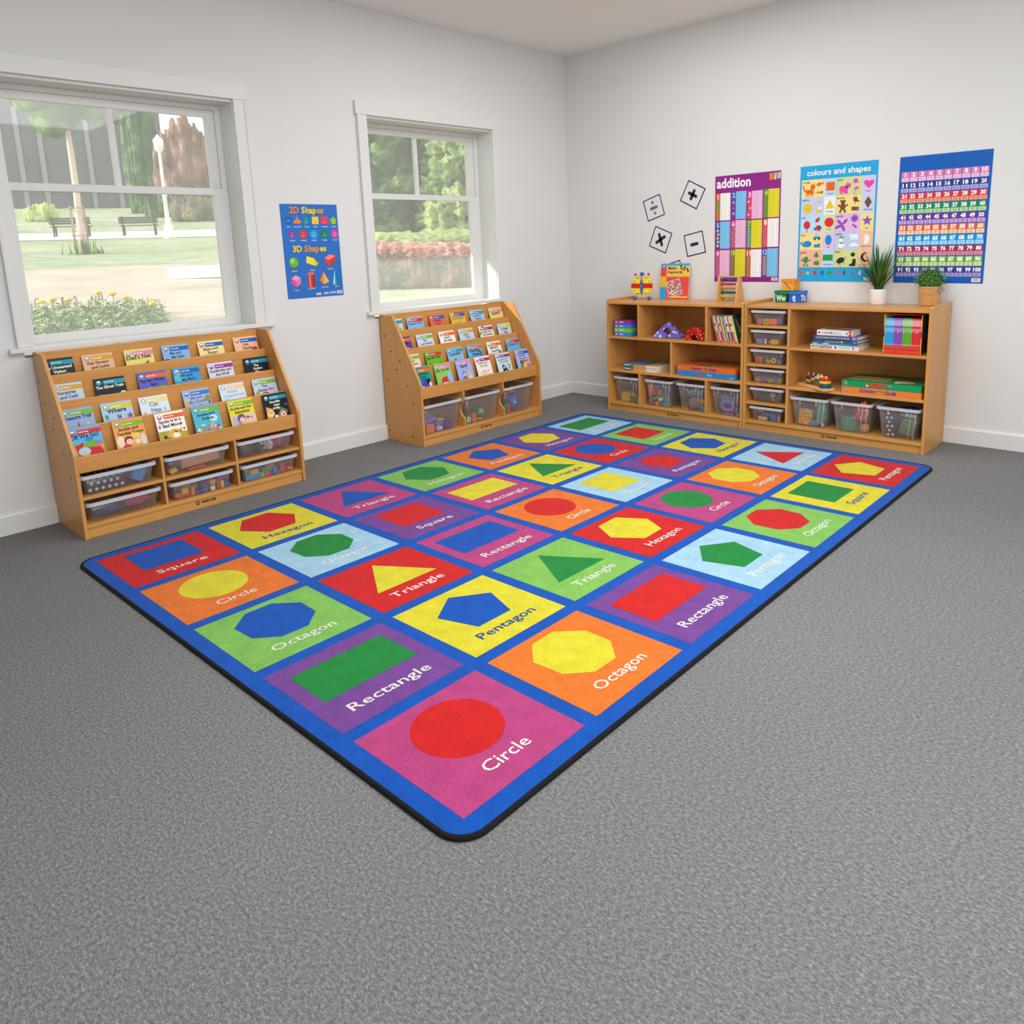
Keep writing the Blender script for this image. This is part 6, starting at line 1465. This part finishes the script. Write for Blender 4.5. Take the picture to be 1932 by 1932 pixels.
WHERE = {'b100':'upper left wide-window tray','b101':'lower left wide-window tray','b110':'upper middle wide-window tray','b111':'lower middle wide-window tray','b120':'upper right wide-window tray','b121':'lower right wide-window tray',
 'b20':'left narrow-window bin','b21':'middle narrow-window bin','b22':'right narrow-window bin','c10':'first corner cabinet bin','c11':'second corner cabinet bin','c12':'third corner cabinet bin','c13':'fourth corner cabinet bin',
 'c20':'left end cabinet bin','c21':'middle end cabinet bin','c22':'right end cabinet bin','s0':'topmost end cabinet tray','s1':'second end cabinet tray','s2':'third end cabinet tray','s3':'fourth end cabinet tray','s4':'fifth end cabinet tray','s5':'lowest end cabinet tray'}
def brick(key, x, z, w, h, c, label, d=None, y=0, ry=0, letter=None, lc='#f0eef0', rz=0):
    d = d or min(w, .06); mb = MB().box(-w/2, w/2, 0, d, 0, h, pm(c, .4))
    if letter:
        cv = CV(); cv.text(letter, w/2, h*.22, h*.55, lc, bold=.05, l=1, maxw=w*.85); mb.canvas(cv, (-w/2,-.0002,0), (1,0,0), (0,0,1), .0003)
    return item(key, 'toy_block', mb, label, 'toy block', (x, y, z), ry=ry, rz=rz, bevel=.0015)
def lump(key, x, z, r, mat, label, name='fabric_toy', cat='toy', y=.01, seed=1, amp=.14, ry=0):
    mb = MB(); blob(mb, (0,0,0), r, mat, amp, 1.6, seed); return item(key, name, mb, label, cat, (x, y, z), ry=ry)
# --- slim trays under the wide window
dots = [None]
def dotty(w, d, h, nx, nz):
    mb = MB().box(-w/2, w/2, 0, d, 0, h, pm('#2b2e42', .85)); cv = CV(lambda c: pm(c, .85))
    for i in range(nx):
        for j in range(nz):
            x, z = w*(i+.5+(.25 if j % 2 else -.1))/nx, h*(j+.5)/nz
            if .008 < x < w-.008: cv.ell(x, z, .0075, .0075, '#ece9e2', 1, n=14); cv.ell(x, z, .002, .002, '#8a8478', 2, n=8)
    mb.canvas(cv, (-w/2,-.0002,0), (1,0,0), (0,0,1), .0004)
    c2 = CV(lambda c: pm(c, .85))
    for i in range(nx):
        for j in range(4): c2.ell(w*(i+.4+.4*(j % 2))/nx, d*(j+.5)/4, .0075, .0075, '#ece9e2', 1, n=12) if .01 < w*(i+.4+.4*(j % 2))/nx < w-.01 else None
    mb.canvas(c2, (-w/2,0,h+.0002), (1,0,0), (0,1,0), .0004)
    return mb
item('b100', 'cushion_block', dotty(.172,.16,.058,6,2), 'navy soft block with white dots lying', 'soft block', (-.054,.004,0), bevel=.004)
ck = MB().box(-.027,.027,0,.05,0,.078,pm('#5aa7d8', .85)); cv = CV(lambda c: pm(c, .85))
for i in range(6):
    for j in range(8):
        if (i+j) % 2: cv.rect(.009*i, .0097*j, .009*(i+1), .0097*(j+1), '#2f74b8', 1)
ck.canvas(cv, (-.027,-.0002,0), (1,0,0), (0,0,1), .0003)
item('b100', 'fabric_toy', ck, 'blue checked cotton block standing tilted', 'soft block', (.082,.006,0), ry=R(26), bevel=.004)
lump('b101', -.056, 0, (.062,.046,.022), pat('#4a3f86','#6a5aa6',40,.25), 'flat purple and navy soft cushion', seed=4)
lump('b101', -.075, .043, (.04,.035,.011), vary('#6b5a3f', .2, 60, .8), 'small brown soft disc on the cushion', seed=6)
lump('b101', .074, 0, (.05,.042,.034), vary('#c8385a', .25, 40, .85), 'crumpled pink red cloth', seed=8, amp=.22)
brick('b110', .03, .012, .2, .06, '#c9966c', 'tan cardboard box', d=.1, y=.02, ry=R(-3))
brick('b110', -.118, 0, .036, .02, '#e0b53a', 'yellow wedge block', d=.03, ry=R(-20))
brick('b110', .0, 0, .085, .01, '#d2504c', 'flat red block', d=.018, y=.001)
for a in [(-.124,0,.03,.026,'#d8633a','orange block standing tilted',12),(-.082,0,.052,.017,'#c8384a','crimson block lying at the front',0),(-.085,.0185,.034,.028,'#e0b82f','yellow block resting on the crimson one',0),(-.046,.0,.018,.046,'#df8a3a','upright amber block',0),(-.018,0,.028,.018,'#5a4aa0','small violet block',0),(.018,0,.034,.02,'#2f6fc4','blue block under the purple one',0),(.022,.0215,.03,.03,'#6a4a9c','purple block leaning',-14),(.058,0,.024,.022,'#efece6','white block',0),(.055,.0235,.03,.028,'#d9aa34','golden block with dark print',20),(.09,0,.017,.05,'#c83a5a','upright raspberry block',0),(.111,0,.018,.04,'#e9c23a','upright lemon block',0),(.137,0,.026,.026,'#2a62b8','dark blue block',0)]:
    brick('b111', a[0], a[1], a[2], a[3], a[4], a[5], d=.03, ry=R(a[6]))
brick('b111', .117, .0505, .05, .016, '#a03f96', 'magenta block laid across two uprights', d=.03)
brick('b111', -.02, .021, .022, .034, '#3f9a4a', 'green block standing behind', d=.022, y=.034)
brick('b111', -.075, .049, .048, .013, '#c8404a', 'thin scarlet block on the yellow one', d=.024, y=.003)
lump('b120', -.092, 0, (.038,.036,.024), vary('#4a4650', .5, 22, .85), 'dark grey fabric puppet', seed=11, amp=.22)
lump('b120', -.015, 0, (.036,.036,.034), pat('#2a2a36','#d9d4cc',18,.4), 'black and white fabric puppet', seed=12, amp=.25)
lump('b120', .04, 0, (.028,.03,.03), vary('#d9d2c8', .25, 28, .85), 'white fabric puppet', seed=13, amp=.25)
lump('b120', .09, 0, (.036,.036,.04), vary('#a8345a', .35, 26, .85), 'dark pink fabric puppet', seed=14, amp=.22)
for a in [(-.095,0,.088,.029,'#2f93d4','long blue block',0),(-.04,0,.022,.027,'#93c23a','lime block',0),(-.008,0,.036,.026,'#cf4a98','hot pink block',0),(.042,0,.045,.014,'#2a7fc8','flat mid-blue block',0),(.036,.0145,.022,.03,'#2f86d0','small bright blue block',0),(.082,0,.03,.05,'#d04a5a','upright red pink block',0),(.126,0,.034,.018,'#ee7a44','orange wedge block',12)]:
    brick('b121', a[0], a[1], a[2], a[3], a[4], a[5], d=.034, ry=R(a[6]))
brick('b121', -.085, .0295, .05, .022, '#e2b23a', 'yellow block on the long blue one', d=.03)
brick('b121', -.01, .0275, .064, .022, '#1f9a55', 'green block spanning the middle', d=.03)
brick('b121', .012, .0505, .05, .012, '#d8504a', 'thin red block on the green one', d=.028)
brick('b121', -.128, .0295, .026, .032, '#4f9a3c', 'leaf green block at the left end', d=.03)
# --- deep bins under the narrow window
brick('b20', -.094, 0, .068, .062, '#e8824a', 'orange cube', d=.06, y=.002)
brick('b20', -.016, 0, .06, .05, '#7a64b4', 'lilac cube marked Oo', d=.055, letter='Oo')
brick('b20', .062, 0, .054, .054, '#5f4a9a', 'dark violet cube', d=.05)
brick('b20', -.014, .0505, .066, .012, '#8f78c4', 'lilac lid on the Oo cube', d=.058)
brick('b20', -.086, .063, .1, .03, '#8a70c0', 'tilted lilac box on the orange cube', d=.05, y=.004, ry=R(-9))
brick('b20', .008, .064, .05, .014, '#d9b83f', 'yellow lid resting on the lilac lid', d=.03, y=.012, ry=R(4))
brick('b21', -.118, 0, .044, .056, '#2f9a63', 'green cube with a letter', d=.045, letter='D')
brick('b21', -.066, 0, .04, .062, '#e0764a', 'orange ridged block', d=.04)
brick('b21', .0, .02, .07, .064, '#2a7a52', 'dark green alphabet cube tipped on its edge', d=.06, y=.012, ry=R(22), letter='M', lc='#bfe0c8')
lump('b21', .005, 0, (.028,.016,.008), vary('#dfb03a', .1, 40, .5), 'small yellow plastic star', seed=21)
brick('b22', -.122, 0, .03, .07, '#2f8a5a', 'green letter block', d=.03)
brick('b22', -.084, 0, .03, .072, '#c95a5c', 'coral red block', d=.03)
brick('b22', .008, .028, .08, .074, '#3a72c4', 'blue alphabet cube marked with a c', d=.06, y=.016, ry=R(-24), letter='c', lc='#cfe0f4')
brick('b22', -.03, .138, .05, .034, '#cf4a4a', 'red block lying on the blue cube', d=.04, y=.02, ry=R(8))
brick('b22', .03, .135, .012, .05, '#d9a64a', 'amber stick behind the blue cube', d=.012, y=.05, ry=R(-30))
# --- deep bins of the corner cabinet
brick('c10', -.035, 0, .074, .072, '#e2bb3c', 'large yellow toy block', d=.07, y=.012)
mb = MB().cyl((0,0,0), .022, .04, pm('#4a8a6a', .4), 20); mb.v = [(p[0], p[2], p[1]) for p in mb.v]
item('c10', 'disc_toy', mb, 'green toy wheel standing beside the yellow block', 'toy', (.036,.02,0))
brick('c10', .04, .046, .066, .016, '#ddb53c', 'yellow toy plank on the wheel', d=.04, y=.012)
brick('c10', .084, .0, .024, .045, '#d8b040', 'small upright yellow peg', d=.024, y=.01)
B_ = [(-.084,0,.03,.022,'#2f74c4','blue block, bottom left corner,',0),(-.084,.0225,.03,.02,'#d8502f','red orange block on the bottom left blue one',0),(-.084,.043,.03,.024,'#2f6ab8','navy block above the red orange one',0),(-.084,.0675,.03,.03,'#e8743a','orange block in the left stack',0),(-.084,.098,.026,.05,'#ee8a5c','tall salmon block topping the left stack',0),
 (-.053,0,.02,.03,'#b83a64','dark pink block near the bottom left',0),(-.026,0,.026,.032,'#d39a3c','ochre block at the bottom',0),(.006,0,.03,.026,'#3a74c0','bright blue block at the bottom',0),(-.036,.033,.058,.02,'#4fae3f','green block lying aslant',-26),(.008,.034,.034,.024,'#f0ede6','white block lying aslant',-22),(.05,0,.05,.022,'#5fb53a','green block at the bottom right',0),(.05,.0225,.05,.02,'#2f7fc4','blue block on the bottom right green one',0),(.06,.043,.026,.034,'#6cb83f','green block in the right stack',0),(.05,.0775,.04,.03,'#5a5ab4','indigo block on the right stack',0),
 (-.014,.068,.022,.052,'#e8703a','orange block leaning in the middle',16),(-.046,.078,.03,.022,'#cf4a5c','rose block in the middle',-18),(.02,.07,.03,.024,'#4f9f4a','mid-green block in the middle',20)]
for a in B_: brick('c11', a[0], a[1], a[2], a[3], a[4], a[5], d=.03, ry=R(a[6]))
for k, a in enumerate([(-.03,.12,.04,.022,'#3a6fb4','dull blue block near the top',-30),(.012,.125,.034,.022,'#4f9a55','moss green block near the top',25),(-.05,.105,.026,.02,'#a8486a','plum block near the top',10)]): brick('c11', a[0], a[1], a[2], a[3], a[4], a[5], d=.03, y=.034, ry=R(a[6]))
lump('c12', .0, 0, (.05,.05,.045), vary('#a58a8a', .15, 30, .85), 'dusty pink soft toy', seed=31, y=.012)
lump('c12', .0, .09, (.055,.05,.024), vary('#4f7f9a', .25, 20, .8), 'blue cloth on the soft toy', seed=32, y=.012)
mb = MB().tube([(-.06,0,.03),(-.03,0,.0),(.0,0,.02),(.025,0,.012)], .003, pm('#e6e4e6', .4), 6)
item('c12', 'white_wire', mb, 'bent white wire lying over the cloth', 'wire', (0,.004,.125))
mb = MB(); cvp = []
for i in range(10):
    a = PI/2+PI*i/5; q = .027 if i % 2 == 0 else .013; cvp.append((q*math.cos(a), q*math.sin(a)))
mb.prism(cvp, 0, .012, 'y', pm('#d9ac3a', .5)); item('c12', 'toy_star', mb, 'yellow toy star propped up', 'toy', (.08,.004,.05))
brick('c12', .085, 0, .03, .048, '#3f93a8', 'teal block below the star', d=.03)
brick('c12', -.055, .0, .03, .012, '#c9b06a', 'small beige stick', d=.012)
mb = MB(); mb.tube([(.044*math.cos(2*PI*i/30), 0, .032*math.sin(2*PI*i/30)) for i in range(30)], .0135, pm('#9a7ab8', .4), 12, closed=True)
item('c13', 'toy_ring', mb, 'mauve plastic ring standing', 'toy', (.0,.002,.018))
lump('c13', -.02, .018, (.06,.02,.05), vary('#4f8fc4', .15, 30, .6), 'blue soft shape behind the ring', seed=41, y=.032)
mb = MB().cyl((0,0,0), .045, .014, pm('#8f70b4', .4), 24); item('c13', 'toy_disc', mb, 'flat purple disc under the ring', 'toy', (0,.0,.0))
lump('c13', .066, .0, (.018,.018,.03), vary('#3f7fb8', .15, 30, .6), 'small blue toy right of the ring', seed=42)
lump('c13', .07, .065, (.018,.018,.045), vary('#a8566a', .2, 30, .6), 'dull red toy above the small blue one', seed=43)
brick('c13', .085, .0, .014, .02, '#d0a040', 'small amber block at the right', d=.02)
# --- deep bins of the end cabinet
mb = MB().box(-.042,.042,0,.05,0,.1,pat('#d79a35','#efc46a',55,.4)); item('c20', 'fabric_block', mb, 'yellow printed fabric block standing', 'soft block', (-.042,.012,.0), ry=R(4), bevel=.008)
lump('c20', .02, 0, (.046,.03,.018), pat('#3f7fb4','#8fb8dc',60,.35), 'blue printed cloth at the bottom', seed=51, amp=.2, y=.004)
mb = MB().cyl((0,0,0), .042, .12, stripes('#2c8a84','#8fc94a',90,'z'), 28); item('c20', 'fabric_roll', mb, 'teal roll with lime stripes', 'soft block', (.048,.04,.036))
lump('c20', .078, .0, (.01,.012,.014), vary('#d9bd72', .1, 40, .7), 'small cream soft ball', seed=52)
mb = MB().cyl((0,0,0), .056, .098, stripes('#2f7a9a','#6cc24a',0,'z'), 32)
cvs = MB()
for i in range(22):
    a = 2*PI*i/22
    cvs.box(-.003,.003,-.0012,.0,0.002,.096,pm('#6ec44e', .8)); n8 = 8
    cvs.v[-8:] = [tuple(Matrix.Rotation(a,4,'Z') @ Vector((p[0], p[1]-.0562, p[2]))) for p in cvs.v[-8:]]
base = MB().cyl((0,0,0), .056, .098, vary('#2f789a', .08, 30, .85), 32); base.add(cvs.v, [f for f in cvs.f], pm('#6ec44e', .8)); base.lathe([(0,.104),(.04,.102),(.056,.098)], 32, vary('#2f6a4a', .2, 30, .85))
item('c21', 'fabric_drum', base, 'blue drum-shaped soft block with green stripes', 'soft block', (-.03,.01,0))
mb = MB(); mb.prism([(-.04,0),(.03,-.01),(.05,.075),(.02,.125),(-.022,.075)], 0, .045, 'y', pat('#c0262c','#f0c04a',60,.35)); item('c21', 'fabric_block', mb, 'red printed fabric block poking above the rim', 'soft block', (.044,.008,.072), bevel=.008)
lump('c21', .068, 0, (.024,.024,.027), vary('#d98f3f', .15, 40, .8), 'small orange soft ball', seed=61)
item('c22', 'cushion_block', dotty(.052,.11,.155,2,6), 'tall navy soft block with white dots', 'soft block', (-.042,.008,0), ry=R(-6), bevel=.005)
mb = MB().box(-.042,.042,0,.07,0,.084,stripes('#3a4a6a','#86c83f',62,'z')); item('c22', 'fabric_block', mb, 'navy soft block with lime stripes, tilted', 'soft block', (.034,.012,.012), ry=R(14), bevel=.004)
mb = MB(); blob(mb, (0,0,0), (.055,.05,.026), pat('#1f3f78','#4f86c8',60,.4), .15, 1.8, 71); item('c22', 'fabric_toy', mb, 'blue patterned soft cloth on top', 'soft block', (.035,.04,.125))
# --- slim trays of the end cabinet
brick('s0', -.062, 0, .034, .04, '#d8708f', 'pink cube', d=.04); brick('s0', -.02, 0, .034, .038, '#d9c63a', 'yellow cube with a printed mark', d=.035, letter='>', lc='#4a5a2a'); brick('s0', .028, 0, .052, .04, '#ee8152', 'orange oblong block', d=.035); brick('s0', .075, 0, .012, .05, '#3a86c8', 'narrow blue block', d=.03, y=.004); brick('s0', .062, 0, .008, .046, '#c8405a', 'narrow red block', d=.03, y=.01)
brick('s1', -.064, 0, .04, .034, '#8a82d0', 'lavender block', d=.04)
mb = MB().cyl((0,0,0), .008, .034, pm('#e6dfc4', .5), 14); item('s1', 'toy_peg', mb, 'cream wooden peg', 'toy', (-.026,.004,0))
brick('s1', .04, 0, .05, .034, '#e2b23c', 'golden block', d=.035); brick('s1', .0, 0, .03, .02, '#8890c0', 'greyish blue block', d=.03, y=.02)
brick('s2', -.066, 0, .044, .042, '#e0604c', 'red cube with a letter', d=.04, letter='z', lc='#8a2a24')
mb = MB().cyl((0,0,0), .014, .046, pm('#3f7f55', .5), 16); item('s2', 'toy_cylinder', mb, 'dark green cylinder', 'toy', (-.026,.012,0))
brick('s2', .0, 0, .026, .026, '#b0a84a', 'olive printed cube', d=.026, letter='k', lc='#c8503a')
mb = MB(); mb.tube([(.014*math.cos(2*PI*i/20), 0, .014*math.sin(2*PI*i/20)) for i in range(20)], .008, pm('#d9b62c', .4), 10, closed=True); item('s2', 'toy_ring', mb, 'yellow flower-like ring', 'toy', (.034,.003,0))
brick('s2', .076, 0, .03, .03, '#4a6cb0', 'denim blue cube', d=.03)
lc = [('#e6a93a','amber'),('#ee7f5c','coral'),('#6a78d8','cornflower'),('#c85a8a','magenta pink'),('#7a5ab8','violet'),('#e3c24a','lemon'),('#7fc24a','lime'),('#d9526a','raspberry'),('#4f86d0','azure'),('#ef9a4a','tangerine')]
for k, (c, nn) in enumerate(lc):
    mb = MB().tube([(.012*math.cos(2*PI*i/14), 0, .0085*math.sin(2*PI*i/14)) for i in range(14)], .0042, pm(c, .4), 8, closed=True)
    item('s3', 'linking_ring', mb, nn+' plastic linking ring', 'toy', (-.078+.0168*k, .003+.002*(k % 2), .0), ry=R((20,-35,10,50,-15,30,-50,5,-25,40)[k]))
for k, (c, nn) in enumerate((('#8a86c8','dusky lilac'),('#6aa85a','grass green'),('#c8506a','cherry'),('#5a8fc0','steel blue'),('#9ac24a','apple green'))):
    brick('s3', -.07+.036*k, 0, .03, .036+.006*(k % 2), c, nn+' brick at the back', d=.03, y=.026)
mb = MB().tube([(-.012,0,.05),(-.002,0,.056),(.01,0,.05),(.02,0,.034)], [.006,.009,.009,.003], pm('#c9a574', .5), 10)
for p in (((.0,.004,.046),(.004,.004,.024),(.01,.002,.0)),((.006,-.004,.046),(.0,-.004,.026),(.006,-.004,.0)),((-.006,0,.05),(-.014,0,.036),(-.01,0,.03))): mb.tube(p, [.006,.0045,.004], pm('#c9a574', .5), 8)
item('s4', 'toy_dinosaur', mb, 'tan plastic toy dinosaur standing', 'toy', (.03,.006,0))
lump('s4', -.04, 0, (.026,.02,.018), vary('#4f5550', .35, 30, .6), 'dark green grey plastic animal', seed=81); lump('s4', -.0, 0, (.018,.014,.012), vary('#5f4a3c', .3, 30, .6), 'small brown plastic animal', seed=82); lump('s4', .07, 0, (.018,.016,.02), vary('#5a4a58', .3, 30, .6), 'dusky purple plastic animal', seed=83)
mb = MB().tube([(-.02,0,.0),(.0,.004,.014),(.016,0,.004)], .0024, pm('#c04848', .5), 6); item('s4', 'toy_snake', mb, 'thin red plastic snake', 'toy', (.058,.0,.0))
mb = MB().prism([(-.05,.03),(-.05,.042),(.03,.048),(.05,.04),(.058,.0),(.02,.0),(.012,.028)], 0, .03, 'y', pm('#2f78c4', .4)); item('s5', 'toy_saw', mb, 'blue toy tool', 'toy', (.005,.012,.0), bevel=.003)
brick('s5', -.03, 0, .062, .024, '#e8b98a', 'cream pink block', d=.012)
lump('s5', -.055, .046, (.022,.016,.012), vary('#d9a83f', .15, 40, .6), 'yellow plastic piece on the blue tool', seed=91, y=.014)
lump('s5', .04, .05, (.02,.02,.016), vary('#9a3050', .2, 40, .6), 'dark red plastic piece on the blue tool', seed=92, y=.012)
brick('s5', .083, 0, .014, .04, '#d9942c', 'orange peg block', d=.02)
